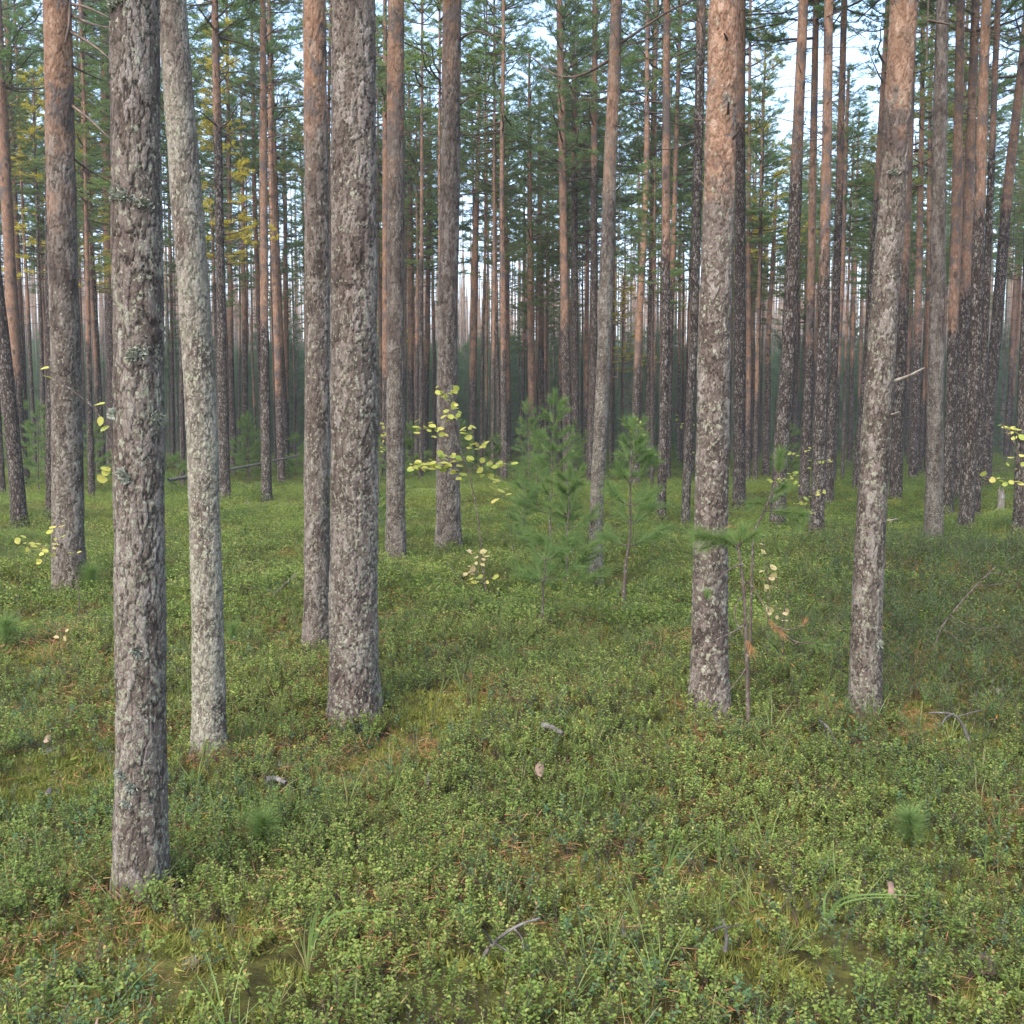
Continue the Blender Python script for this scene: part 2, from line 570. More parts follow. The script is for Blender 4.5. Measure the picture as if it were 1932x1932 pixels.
# ------------------------------------------------------------------ crowns (10 m tall unit, base at z = 0)
def unit(v):
    return v / (np.linalg.norm(v, axis=-1, keepdims=True) + 1e-12)


def crown_meshes(seed, dens=1.0, young=False):
    g = np.random.default_rng(seed)
    L, N = MB(), MB()
    bases, tips, lvs = [], [], []
    z = 0.0
    lop = g.uniform(0, 6.28)
    while z < 9.7:
        t = z / 10
        for k in range(g.integers(3, 6)):
            az = g.uniform(0, 6.283)
            if g.random() < .32 * (1 - t) + .08:
                continue
            bl = (2.25 * (1 - t) ** .62 + .18) * g.uniform(.5, 1.12) * (1 + .22 * math.cos(az - lop))
            if young: bl *= .62
            el = R(g.uniform(-14, 22) + 48 * t)
            s = np.linspace(0, 1, 7)
            wob = np.cumsum(g.normal(0, .045, (7, 3)), 0) * bl
            out = bl * s
            rise = out * math.tan(el) * .8 + bl * (.30 * s ** 2.2 - .12 * s)
            pts = np.stack([math.cos(az) * out, math.sin(az) * out, z + rise], -1) + wob * s[:, None]
            L.tube(pts, np.linspace(.012 + .012 * bl, .005, 7), 4)
            nt = int((4.5 + 5.2 * bl) * dens)
            for q in range(nt):
                f = g.uniform(.34, 1) if t < .35 else g.uniform(.16, 1)
                a = np.array([np.interp(f, s, pts[:, c]) for c in range(3)])
                ad = az + g.choice([-1, 1]) * g.uniform(.25, 1.25)
                td = unit(np.array([math.cos(ad), math.sin(ad), g.uniform(-.15, .75)]))
                tl = g.uniform(.18, .52) * (1.15 - .45 * f)
                e = a + td * tl
                mid = (a + e) / 2 + np.array([0, 0, -.03])
                L.tube(np.array([a, mid, e]), [.006, .005, .003], 3)
                lv = g.uniform(.1, .9)
                for h in (.5, .78, 1.0):
                    c = a + (e - a) * h
                    nb = int(g.integers(9, 14))
                    dr = unit(td * .75 + g.normal(0, .62, (nb, 3)) + np.array([0, 0, .2]))
                    ln = g.uniform(.07, .15, (nb, 1))
                    bs = c + g.normal(0, .025, (nb, 3))
                    bases.append(bs)
                    tips.append(bs + dr * ln)
                    lvs.append(np.clip(lv + g.normal(0, .15, nb), 0, 1))
        z += g.uniform(.30, .55)
    N.blades(np.concatenate(bases), np.concatenate(tips), .021, lv=np.concatenate(lvs))
    for k in range(22):
        z, az, bl = g.uniform(-8.5, -1), g.uniform(0, 6.283), g.uniform(.13, .26)
        L.tube([[0, 0, z], [math.cos(az) * bl, math.sin(az) * bl, z + g.uniform(-.06, .08)]], [.012, .006], 4)
    L.tube(np.array([[0, 0, -8.6], [0, 0, -4.7], [0, 0, 0], [0, 0, 9.7]]), [.006, .006, .006, .004], 4)
    # dead lower branches
    for k in range(20):
        z = g.uniform(-4.6, .6)
        az = g.uniform(0, 6.283)
        bl = g.uniform(.35, 1.9) * (.55 + .45 * (z + 4.6) / 5)
        s = np.linspace(0, 1, 6)
        dro = g.uniform(-.45, .25)
        pts = np.stack([math.cos(az) * bl * s, math.sin(az) * bl * s, z + bl * (dro * s + g.uniform(-.2, .35) * s ** 2)], -1) + np.cumsum(g.normal(0, .03, (6, 3)), 0) * bl
        L.tube(pts, np.linspace(.013, .004, 6), 4)
        for q in range(g.integers(1, 6)):
            f = g.uniform(.3, .95)
            a = np.array([np.interp(f, s, pts[:, c]) for c in range(3)])
            e = a + unit(np.array([math.cos(az + g.uniform(-1.2, 1.2)), math.sin(az + g.uniform(-1.2, 1.2)), g.uniform(-.6, .6)])) * g.uniform(.12, .5)
            L.tube(np.array([a, (a + e) / 2 + g.normal(0, .02, 3), e]), [.006, .005, .003], 3)
    return L.mesh('limbs', LIMB, True), N.mesh('crown', NEEDLE)


CROWNS = [crown_meshes(100 + k, 1.0) for k in range(8)]
YOUNG = [crown_meshes(200 + k, .9, True) for k in range(3)]


def add_crown(root, at, hc, H, k, yellow=0, young=False, wide=1.0):
    limbs, crown = (YOUNG if young else CROWNS)[k % (3 if young else 8)]
    p = at(hc)
    sz = (H + .25 - hc) / 10
    sxy = wide * (.74 + .22 * sz)
    rz = random.uniform(0, 6.28)
    link('limbs', limbs, root, p, rz, (sxy, sxy, sz))
    link('crown', crown, root, p, rz, (sxy, sxy, sz), (yellow, 0, 0, 1))


# ------------------------------------------------------------------ the pines one can tell apart
# (label, axis pixels base->top, widths px, py where orange bark begins or None, lichen, brightness, height)
TREES = [
 ('rough_A', 'nearest thick pine with deep scaly grey brown bark and pale lichen tufts', [(264,1672),(265,1288),(262,644),(254,0)], [97,97,97,90], None, .48, .90, 17),
 ('pale_B', 'pale lichen covered pine bending left, beside the nearest scaly trunk', [(397,1418),(388,977),(372,644),(358,427),(338,233),(326,0)], [63,60,61,60,57,52], None, .95, 1.18, 16),
 ('C', 'thick straight grey pine standing in front of a narrower orange topped pine', [(668,1352),(667,1200),(668,900),(669,644),(667,0)], [97,92,90,88,80], None, .46, 1.06, 18),
 ('D', 'grey trunk turning orange high up, half hidden behind the thick straight grey pine', [(598,1228),(598,977),(600,644),(593,0)], [54,50,48,41], 360, .38, 1.0, 17),
 ('left_orange', 'stout pine with smooth orange upper trunk left of the nearest scaly trunk', [(133,1122),(128,977),(124,644),(115,350),(108,0)], [63,60,56,52,49], 370, .4, .92, 18),
 ('E', 'patchy orange and grey pine right of the thick straight grey trunk', [(747,1067),(746,977),(747,644),(746,333),(747,0)], [42,38,34,32,30], 330, .45, .9, 18),
 ('F', 'dark grey pine behind the taller yellow leaved aspen sapling', [(847,1045),(846,977),(844,644),(850,333),(853,0)], [52,46,39,37,34], 130, .36, .88, 19),
 ('G', 'slim pine leaning right with thin orange top, beside the bushy young pines', [(1125,1110),(1124,977),(1141,644),(1150,333),(1164,0)], [29,27,27,24,20], 400, .6, .98, 14),
 ('H', 'thick pine with bright orange flaking upper bark behind the bare stemmed pine sapling', [(1338,1344),(1341,977),(1349,644),(1358,300),(1366,0)], [78,66,61,57,53], 480, .42, 1.08, 13),
 ('I', 'grey pine leaning right with broken branch stubs on its right side', [(1629,1340),(1642,977),(1665,644),(1686,333),(1706,0)], [61,57,52,47,49], 330, .45, .92, 15),
 ('J', 'dark straight pine with pale flecked base right of the stub bearing leaning trunk', [(1761,1030),(1764,800),(1767,644),(1772,300),(1778,0)], [36,31,28,26,23], None, .5, .78, 18),
 ('H2', 'dark narrow pine right behind the trunk with bright orange flaking bark', [(1394,960),(1396,644),(1397,300),(1399,0)], [25,21,18,15], None, .25, .66, 17),
 ('left_lean', 'dark pine leaning left out of the picture at the left edge', [(38,990),(22,800),(6,644),(-40,250),(-70,0)], [29,27,23,20,18], None, .25, .74, 17),
 ('left_orange_thin', 'long orange trunk leaning left beyond the dark leaning pine at the left edge', [(46,920),(34,780),(25,644),(5,233),(-6,0)], [22,20,20,18,16], 730, .2, .85, 18),
 ('left_orange_thin2', 'thinner orange trunk close beside the long left leaning orange one', [(49,895),(44,780),(37,644),(20,213),(12,0)], [15,14,13,11,9], 640, .2, .82, 18),
 ('behind_A', 'orange pine mostly hidden behind the nearest scaly trunk', [(212,890),(210,644),(204,400),(197,0)], [22,21,20,18], 560, .25, .9, 18),
 ('behind_left', 'dark trunk showing only its edge behind the stout orange topped pine at left', [(101,977),(100,800),(98,644),(96,300)], [27,25,23,20], None, .3, .72, 17),
 ('grey_410', 'slim grey pine with high orange stem right of the pale bending trunk', [(425,944),(421,800),(418,644),(412,300),(405,0)], [21,19,17,15,12], 250, .3, .82, 16),
 ('orange_495', 'slender orange pine with many bare side branches in the upper left part', [(503,947),(501,800),(499,644),(497,300),(496,30)], [20,18,16,14,10], 640, .3, .92, 13),
 ('thin_433', 'thin orange pine in the gap right of the slim grey stem', [(441,900),(438,780),(435,644),(432,300)], [12,11,10,8], 640, .2, .85, 16),
 ('thin_538', 'thin orange pine between the slender branchy one and the half hidden grey trunk', [(541,880),(540,644),(538,400)], [10,9,8], 760, .2, .85, 16),
 ('thin_901', 'thin orange pine right of the dark grey trunk behind the aspen sapling', [(890,890),(893,644),(897,450),(901,330)], [15,14,12,9], 700, .2, .88, 14),
 ('thin_1000', 'reddish orange pine with small crown left of the taller branchy middle pine', [(1004,890),(1002,644),(1000,450),(999,250)], [14,13,11,8], 790, .2, .95, 15),
 ('thin_1019', 'slim brown pine close behind the reddish orange one in the middle', [(1022,885),(1021,644),(1019,400),(1017,260)], [11,11,9,7], 640, .2, .8, 15),
 ('mid_1060', 'tall orange pine with dark needle branches across its upper stem in the middle', [(1073,915),(1070,800),(1066,644),(1061,300),(1055,0)], [20,18,16,14,11], 620, .25, .92, 17),
 ('mid_1083', 'grey brown pine just right of the tall branchy middle pine', [(1086,900),(1085,644),(1083,230)], [14,13,11], 330, .25, .8, 15),
 ('mid_1122', 'dark slim pine immediately left of the right leaning slim pine', [(1114,915),(1117,800),(1120,644),(1121,300),(1123,0)], [17,15,14,12,10], 330, .25, .72, 17),
 ('pair_1257', 'straight purplish pine between the right leaning slim pine and the orange flaking one', [(1247,975),(1252,800),(1256,644),(1257,300),(1258,0)], [18,17,16,15,13], 480, .25, .88, 17),
 ('pair_1230', 'thin pine leaning right just left of the straight purplish one', [(1221,903),(1223,780),(1226,644),(1232,300),(1239,0)], [12,11,10,9,8], 540, .25, .85, 17),
 ('lean_1310', 'narrow dark pine leaning right behind the left side of the orange flaking trunk', [(1293,995),(1300,800),(1309,644),(1317,300),(1324,0)], [16,16,16,17,16], 60, .45, .75, 17),
 ('right_1500', 'smooth grey pine leaning right, with the bent pine sapling in front of its base', [(1466,1000),(1476,800),(1489,644),(1502,333),(1516,0)], [30,28,26,22,17], 300, .35, .84, 18),
 ('right_1535', 'knotty orange pine immediately right of the smooth grey right leaning trunk', [(1516,948),(1522,800),(1528,644),(1534,300),(1540,0)], [19,18,16,13,11], 640, .25, .9, 18),
 ('right_1557', 'orange pine with dark knots and yellow leaves beside its lower trunk', [(1540,1007),(1547,800),(1553,644),(1559,333),(1564,0)], [26,24,22,18,15], 500, .3, .9, 18),
 ('right_1585', 'dark slim pine close behind the right side of the knotty orange trunks', [(1563,953),(1569,800),(1575,644),(1584,333),(1593,0)], [17,16,15,13,11], 380, .25, .78, 18),
 ('behind_I', 'slim grey pine leaning right just left of the stub bearing leaning trunk', [(1614,925),(1625,800),(1638,644),(1658,300),(1675,0)], [15,14,13,10,8], 400, .25, .78, 17),
 ('I2', 'dark reddish pine right behind the stub bearing leaning trunk', [(1689,944),(1694,800),(1702,644),(1713,300),(1722,0)], [23,22,20,17,14], 560, .2, .74, 18),
 ('K', 'straight orange brown pine right of the dark pale flecked pine', [(1787,962),(1793,800),(1798,644),(1806,300),(1813,0)], [21,20,19,17,14], 640, .25, .86, 18),
 ('K2', 'blotchy orange pine with dark rings, second right of the dark pale flecked pine', [(1806,945),(1812,800),(1818,644),(1830,300),(1841,0)], [21,20,19,17,14], 560, .25, .84, 18),
 ('L', 'greyish brown pine with a broad base in the cluster at the right', [(1822,1004),(1831,800),(1840,644),(1851,300),(1861,0)], [27,25,22,19,16], 420, .35, .82, 18),
 ('M', 'narrow dark pine squeezed behind the broad based one in the right cluster', [(1840,975),(1848,800),(1857,644),(1871,300),(1883,0)], [17,16,14,12,10], 300, .25, .72, 18),
 ('N', 'strongly right leaning reddish pine near the right edge', [(1858,922),(1866,780),(1878,644),(1902,350),(1931,100)], [22,21,20,18,14], 430, .2, .78, 18),
 ('O', 'pine cut off by the right edge behind the yellow green leaves', [(1927,1003),(1932,800),(1938,644),(1950,300)], [30,28,26,22], None, .4, .76, 18),
 ('far_1412', 'thin glowing orange pine just right of the dark narrow trunk', [(1411,905),(1412,700),(1412,450),(1414,220)], [10,9,8,6], 800, .1, 1.0, 16),
 ('far_1753', 'thin orange pine left of the dark pale flecked straight pine', [(1748,900),(1751,644),(1753,350)], [10,9,8], 760, .1, .85, 16),
 ('edge_727', 'orange trunk peeping out left of the patchy orange and grey pine', [(727,900),(727,644),(727,250)], [13,12,11], 700, .2, .9, 17),
 ('thin_773', 'thin bright orange pine just right of the patchy orange and grey pine', [(776,885),(775,644),(773,320)], [12,11,9], 680, .2, .95, 16),
 ('thin_808', 'thin orange pine left of the dark grey trunk behind the aspen sapling', [(802,880),(806,644),(810,370)], [11,10,8], 700, .2, .92, 15),
]
NEAR = {'rough_A': (150, .0055, .0062, (.038, .115)), 'pale_B': (110, .007, .006, (.030, .085)), 'C': (130, .007, .009, (.036, .11)),
        'D': (84, .010, .007, (.038, .11)), 'left_orange': (96, .011, .009, (.045, .13)), 'E': (72, .014, .009, (.045, .13)), 'F': (84, .014, .012, (.05, .16)),
        'G': (60, .011, .006, (.038, .075)), 'H': (118, .007, .0075, (.038, .065)), 'I': (100, .007, .007, (.034, .10)), 'J': (72, .015, .009, (.045, .13))}
placed = []
ROOT = {}
INFO = {}
for ti, (key, label, axpx, wpx, orange, lich, bri, H) in enumerate(TREES):
    base = G(*axpx[0])
    Yd = base[1]
    pts = np.array([P(px, py, Yd) for px, py in axpx])
    pts[0] = base
    loc = pts - base
    m2 = Yd / FL * 1.0
    rad = [w * m2 / 2 * (.96 if key in NEAR else 1) for w in wpx]
    if Yd > 13: H = max(H, 15 + (ti * 37 % 40) / 10)
    zt = (P(axpx[0][0], orange, Yd)[2] - base[2]) if orange is not None else 8.5
    root = thing('pine_tree', label, 'pine tree', base, 'pines with tall bare trunks')
    if key in NEAR:
        ns, dz, amp, cell = NEAR[key]
        ztop = loc[-1][2] + .4
        me, at, rd = trunk_mesh('trunk', loc, rad, H, ztop, ns, dz, True, 300 + ti, amp, cell)
    else:
        me, at, rd = trunk_mesh('trunk', loc, rad, H, 8, 18, .16, False, 300 + ti)
    link('trunk', me, root, color=(zt / 10, lich, bri * (.80 if Yd < 13 else .88), 1))
    hc = H * random.uniform(.55, .64)
    if Yd < 20: hc = max(hc, 1.9 + .43 * Yd)
    hc = min(hc, H - 4)
    add_crown(root, at, hc, H, ti, random.uniform(0, .12), wide=.85 if Yd < 15 else 1)
    placed.append((base[0], base[1]))
    ROOT[key] = root
    INFO[key] = (base, at, rd, Yd)

# ------------------------------------------------------------------ unnumbered pines of the stand behind
TV = []
for k in range(10):
    g = np.random.default_rng(700 + k)
    zz = np.linspace(0, 18, 8)
    lean = g.normal(0, .012, 2)
    wob = np.cumsum(g.normal(0, .03, (8, 2)), 0)
    wob -= wob[0]
    ax = np.stack([lean[0] * zz + wob[:, 0], lean[1] * zz + wob[:, 1], zz], -1)
    me, at, rd = trunk_mesh('trunk', ax, list(np.linspace(.105, .035, 8)), 18, 12, 14, .3, False, 800 + k)
    TV.append((me, at))


def in_gap(px): return 1405 < px < 1670


cand = []
tries = 0
PTS = list(placed)
while len(cand) < 2000 and tries < 90000:
    tries += 1
    y = math.sqrt(random.uniform(20 ** 2, 150 ** 2))
    x = random.uniform(-.60, .60) * y
    px = HALF + x / y * FL
    if y < 30 and not (px < -40 or px > 1975) and random.random() < .8: continue
    dmin = 1.1 if y > 30 else 2.0
    ok = True
    for (qx, qy) in (PTS if y < 90 else PTS[-200:]):
        if abs(qx - x) < dmin and abs(qy - y) < dmin:
            ok = False
            break
    if not ok: continue
    if y > 55 and random.random() < .2: continue
    PTS.append((x, y))
    cand.append((y, x, px))
for k in range(2700):
    y = math.sqrt(random.uniform(85 ** 2, 190 ** 2))
    x = random.uniform(-.6, .6) * y
    cand.append((y, x, 0))
for k in range(170):
    y = math.sqrt(random.uniform(95 ** 2, 200 ** 2))
    x = random.uniform(-.6, .6) * y
    cand.append((y, x, -1))
cand.sort()
NIND = 250
far_label = 'slender pine standing deep in the crowded background of the stand'
tops = 0
for n, (y, x, px) in enumerate(cand[:NIND]):
    k = random.randrange(10)
    me, at = TV[k]
    H = random.uniform(15.5, 19.5)
    sub = random.random() < .27
    young = False
    if in_gap(px) and y < 48:
        H = random.uniform(9.5, 12.5)
        young = True
    elif sub:
        H = random.uniform(9, 13)
        young = True
    sz = H / 18
    sxy = random.uniform(.6, 1.3) * (.7 if sub else 1)
    root = thing('pine_tree', far_label, 'pine tree', (x, y, float(ground(x, y))), 'background pines of the stand')
    zt = random.uniform(2.5, 6.5)
    link('trunk', me, root, scale=(sxy, sxy, sz), color=(zt / 10 / sz, random.uniform(.05, .3), random.uniform(.62, .98), 1))
    at2 = lambda h, at=at, sxy=sxy, sz=sz: np.array([at(h / sz)[0] * sxy, at(h / sz)[1] * sxy, h])
    hc = H * random.uniform(.56, .70)
    add_crown(root, at2, hc, H, random.randrange(24), random.uniform(0, .25) if random.random() > .06 else .75, young)

YL = mat_leaf('birch_crown_leaf', [(0, (.34, .31, .04)), (.5, (.52, .43, .06)), (1, (.62, .52, .10))], (1, 1, 1), .5, .7, .1, 0)
BCR = YOUNG[1][1].copy()
BCR.materials[0] = YL
for px, y, H, lb in ((425, 31, 13.6, 'yellow crowned birch glowing behind the slim grey pine with the bare limbs'), (85, 33, 12.6, 'golden birch far behind the stout orange topped pine'),
                     (172, 36, 13.0, 'golden birch between the stout orange topped pine and the nearest trunk'), (722, 44, 10.0, 'golden birch showing left of the patchy orange and grey pine'),
                     (1424, 34, 14.6, 'yellow topped birch standing in the bright sky gap'), (1170, 48, 9.0, 'small golden birch behind the slim right leaning pine')):
    x = (px - HALF) / FL * y
    root = thing('birch_tree', lb, 'birch tree', (x, y, float(ground(x, y))), 'autumn birches far back')
    me, at = TV[3]
    link('trunk', me, root, scale=(.7, .7, H / 18), color=(1.5, .3, .9, 1))
    p = np.array([at(9)[0] * .7, at(9)[1] * .7, H * .5])
    link('limbs', YOUNG[1][0], root, p, .5, (.8, .8, H * .052))
    link('crown', BCR, root, p, .5, (.8, .8, H * .052))

# beyond them the wood reads as one mass: one object instancing five joined pines
far_col = bpy.data.collections.new('far_pine_kinds')
for k in range(7):
    L, N = CROWNS[k] if k < 5 else YOUNG[k - 5]
    T = TV[k][0]
    b = MB()
    off, sc = (10.2, .80) if k < 5 else (2.2, 1.56)
    for me, mi, dz, s in ((T, 0, 0, 1.0), (L, 1, off, sc), (N, 2, off, sc)):
        n = len(me.vertices)
        co = np.empty(n * 3, np.float32)
        me.vertices.foreach_get('co', co)
        co = co.reshape(-1, 3).copy()
        if mi: co = co * (np.array([.72, .72, s]) if k < 5 else np.array([1, 1, s]))
        else: co = co * np.array([.85, .85, 1]) + np.append(TV[k][1](12)[:2], dz)
        lv = np.empty(n, np.float32)
        me.attributes['lv'].data.foreach_get('value', lv)
        li = np.empty(len(me.loops), np.int32)
        me.loops.foreach_get('vertex_index', li)
        if mi == 2:
            keep = li.reshape(-1, 3)
            b.add(co, tris=keep, mi=2, lv=lv)
        else:
            b.add(co, quads=li.reshape(-1, 4), mi=mi, lv=lv)
    me = b.mesh('far_pine', [BARK, LIMB, NEEDLE_FAR], False)
    fo = bpy.data.objects.new('far_pine_%s' % 'abcdefg'[k], me)
    fo.color = (.08 if k % 2 else .34, .12, .98, 1)
    far_col.objects.link(fo)


def scatter(name, pts, rot, scl, idx, coll, label, cat):
    me = bpy.data.meshes.new(name)
    me.vertices.add(len(pts))
    me.vertices.foreach_set('co', np.asarray(pts, np.float32).ravel())
    a = me.attributes.new('rot', 'FLOAT_VECTOR', 'POINT')
    a.data.foreach_set('vector', np.asarray(rot, np.float32).ravel())
    a = me.attributes.new('scl', 'FLOAT', 'POINT')
    a.data.foreach_set('value', np.asarray(scl, np.float32))
    a = me.attributes.new('idx', 'INT', 'POINT')
    a.data.foreach_set('value', np.asarray(idx, np.int32))
    me.update()
    ob = link(name, me)
    tag(ob, label, cat, kind='stuff')
    ng = bpy.data.node_groups.new(name, 'GeometryNodeTree')
    ng.interface.new_socket('Geometry', in_out='INPUT', socket_type='NodeSocketGeometry')
    ng.interface.new_socket('Geometry', in_out='OUTPUT', socket_type='NodeSocketGeometry')
    N = ng.nodes.new
    gi, go = N('NodeGroupInput'), N('NodeGroupOutput')
    ip, ci = N('GeometryNodeInstanceOnPoints'), N('GeometryNodeCollectionInfo')
    ci.inputs['Collection'].default_value = coll
    ci.inputs['Separate Children'].default_value = True
    ci.inputs['Reset Children'].default_value = True
    ip.inputs['Pick Instance'].default_value = True

    def attr(nm, ty):
        nd = N('GeometryNodeInputNamedAttribute')
        nd.data_type = ty
        nd.inputs['Name'].default_value = nm
        return nd.outputs['Attribute']
    e2r = N('FunctionNodeEulerToRotation')
    lk = ng.links.new
    lk(gi.outputs[0], ip.inputs['Points'])
    lk(ci.outputs[0], ip.inputs['Instance'])
    lk(attr('idx', 'INT'), ip.inputs['Instance Index'])
    lk(attr('rot', 'FLOAT_VECTOR'), e2r.inputs[0])
    lk(e2r.outputs[0], ip.inputs['Rotation'])
    lk(attr('scl', 'FLOAT'), ip.inputs['Scale'])
    lk(ip.outputs[0], go.inputs[0])
    md = ob.modifiers.new('scatter', 'NODES')
    md.node_group = ng
    return ob


rest = cand[NIND:]
fx = np.array([c[1] for c in rest])
fy = np.array([c[0] for c in rest])
low = np.array([c[2] == -1 for c in rest])
fr = np.zeros((len(rest), 3))
fr[:, 2] = rng.uniform(0, 6.28, len(rest))
scatter('far_pine_wood', np.stack([fx, fy, ground(fx, fy)], -1), fr, np.where(low, rng.uniform(.32, .95, len(rest)), rng.uniform(.8, 1.12, len(rest))), np.where(low, rng.integers(5, 7, len(rest)), rng.integers(0, 5, len(rest))), far_col,
        'dense mass of far pines closing the view between the trunks', 'pine wood')

# ------------------------------------------------------------------ ground cover
def leaf(b, base, d, up, L, W, lv, mi=0):
    d = unit(np.asarray(d, float))
    sd = unit(np.cross(d, up) + 1e-6)
    nn = np.cross(sd, d)
    l = [base, base + d * L * .33 + sd * W * .48 + nn * W * .12, base + d * L * .7 + sd * W * .42 + nn * W * .12, base + d * L - nn * L * .05,
         base + d * L * .7 - sd * W * .42 + nn * W * .12, base + d * L * .33 - sd * W * .48 + nn * W * .12]
    b.add(np.array(l), quads=[(0, 1, 2, 3), (0, 3, 4, 5)], mi=mi, lv=lv)


def sprig(seed, kind):
    g = np.random.default_rng(seed)
    b = MB()
    if kind == 'bil':
        h = g.uniform(.10, .17)
        for k in range(g.integers(3, 6)):
            az = g.uniform(0, 6.28)
            sp = g.uniform(.15, .7)
            top = np.array([math.cos(az) * sp * h * .7, math.sin(az) * sp * h * .7, h * g.uniform(.65, 1.05)])
            pts = np.array([[0, 0, -.02], top * .5 + [0, 0, .012], top])
            b.tube(pts, [.0014, .0011, .0007], 3, mi=1)
            n = int(g.integers(8, 13))
            for q in range(n):
                f = .32 + .68 * (q + .5) / n
                p = np.array([np.interp(f, [0, .5, 1], pts[:, c]) for c in range(3)])
                a2 = az + (q % 2 * 2 - 1) * g.uniform(.5, 1.5)
                dr = [math.cos(a2), math.sin(a2), g.uniform(-.1, .7)]
                L = g.uniform(.011, .018)
                leaf(b, p, dr, [g.normal(0, .35), g.normal(0, .35), 1], L, L * g.uniform(.52, .68), np.clip(g.beta(2, 2.6) + (.45 if g.random() < .12 else 0), 0, 1))
        return b.mesh('sprig', [BILB, STEM])
    if kind == 'ling':
        h = g.uniform(.07, .12)
        for k in range(2):
            top = np.array([g.normal(0, .025), g.normal(0, .025), h * g.uniform(.8, 1.1)])
            pts = np.array([[g.normal(0, .01), g.normal(0, .01), -.02], top * .55, top])
            b.tube(pts, [.0014, .0012, .001], 3, mi=1)
            for q in range(9):
                f = .4 + .6 * q / 8
                p = np.array([np.interp(f, [0, .5, 1], pts[:, c]) for c in range(3)])
                a2 = q * 2.4 + g.uniform(-.3, .3)
                L = g.uniform(.010, .016)
                leaf(b, p, [math.cos(a2), math.sin(a2), g.uniform(.0, .7)], [0, 0, 1], L, L * .6, g.random())
        return b.mesh('sprig', [LING, STEM])
    if kind == 'ledum':
        h = g.uniform(.18, .32)
        for k in range(g.integers(2, 4)):
            top = np.array([g.normal(0, .06), g.normal(0, .06), h * g.uniform(.7, 1.05)])
            pts = np.array([[0, 0, -.02], top * .5 + g.normal(0, .012, 3), top])
            b.tube(pts, [.002, .0016, .001], 3, mi=1)
            for q in range(22):
                f = .45 + .55 * q / 21
                p = np.array([np.interp(f, [0, .5, 1], pts[:, c]) for c in range(3)])
                a2 = q * 2.4
                L = g.uniform(.022, .038)
                lv = g.uniform(0, .75) if f > .62 or g.random() < .6 else g.uniform(.8, 1)
                leaf(b, p, [math.cos(a2), math.sin(a2), g.uniform(-.5, .5) + (f - .6)], [0, 0, 1], L, L * .2, lv)
        return b.mesh('sprig', [LEDUM, STEM])
    if kind == 'moss':
        n = 150
        r = .08 * np.sqrt(g.random(n))
        a = g.uniform(0, 6.28, n)
        p = np.stack([r * np.cos(a), r * np.sin(a), np.full(n, -.01)], -1)
        tip = p + np.stack([g.normal(0, .014, n), g.normal(0, .014, n), g.uniform(.025, .06, n) * (1.1 - r / .1)], -1)
        b.blades(p, tip, .007, lv=g.random(n))
        return b.mesh('moss', [MOSS])
    if kind == 'lit':
        n = 44
        p = np.stack([g.normal(0, .07, n), g.normal(0, .07, n), g.uniform(.0, .07, n)], -1)
        d = np.stack([g.normal(0, 1, n), g.normal(0, 1, n), g.normal(0, .35, n)], -1)
        b.blades(p, p + unit(d) * g.uniform(.04, .075, (n, 1)), .0025, lv=g.random(n))
        return b.mesh('litter', [DRY])
    if kind == 'grs':
        for k in range(7):
            az = g.uniform(0, 6.28)
            h, o_ = g.uniform(.09, .2), g.uniform(.02, .09)
            s = np.linspace(0, 1, 4)
            pts = np.stack([math.cos(az) * o_ * s ** 1.8, math.sin(az) * o_ * s ** 1.8, h * s - .02], -1)
            ribbon(b, pts, .0028, lv=g.random() ** .7)
        return b.mesh('fine_grass', [GRASS])
    if kind == 'lic':
        n = 90
        p = np.stack([g.normal(0, .035, n), g.normal(0, .035, n), np.full(n, .0)], -1)
        tip = p + np.stack([g.normal(0, .014, n), g.normal(0, .014, n), g.uniform(.03, .07, n)], -1)
        b.blades(p, tip, .006, lv=g.random(n))
        return b.mesh('lichen', [LICH])
    if kind == 'far':
        for k in range(150):
            r, a = .24 * math.sqrt(g.random()), g.uniform(0, 6.28)
            p = np.array([r * math.cos(a), r * math.sin(a), (.17 - r * .2) * g.uniform(.35, 1.1)])
            a2 = g.uniform(0, 6.28)
            L = g.uniform(.016, .028)
            leaf(b, p, [math.cos(a2), math.sin(a2), g.uniform(0, .8)], [g.normal(0, .4), g.normal(0, .4), 1], L, L * .55, g.beta(2, 2.6))
        return b.mesh('sprig', [BILB])
    if kind == 'farm':
        for k in range(130):
            r, a = .25 * math.sqrt(g.random()), g.uniform(0, 6.28)
            p = np.array([r * math.cos(a), r * math.sin(a), (.16 - r * .2) * g.uniform(.3, 1.1)])
            a2 = g.uniform(0, 6.28)
            L = g.uniform(.03, .05)
            leaf(b, p, [math.cos(a2), math.sin(a2), g.uniform(.1, 1.2)], [g.normal(0, .4), g.normal(0, .4), 1], L, L * .18, g.random() ** 1.6)
        return b.mesh('sprig', [LEDUM])


def ribbon(b, pts, w, lv=.5, mi=0):
    pts = np.asarray(pts, float)
    T = unit(np.gradient(pts, axis=0))
    sd = unit(np.cross(T, np.array([.3, -1, .25])))
    n = len(pts)
    ww = 1.4 * w * np.linspace(1, .12, n)[:, None] / 2
    V = np.concatenate([pts - sd * ww, pts + sd * ww])
    q = [(i, i + 1, n + i + 1, n + i) for i in range(n - 1)]
    b.add(V, quads=q, mi=mi, lv=lv)


def kinds(name, lst):
    c = bpy.data.collections.new(name)
    for i, (sd, k) in enumerate(lst):
        c.objects.link(bpy.data.objects.new('%s_%02d' % (name, i), sprig(sd, k)))
    return c


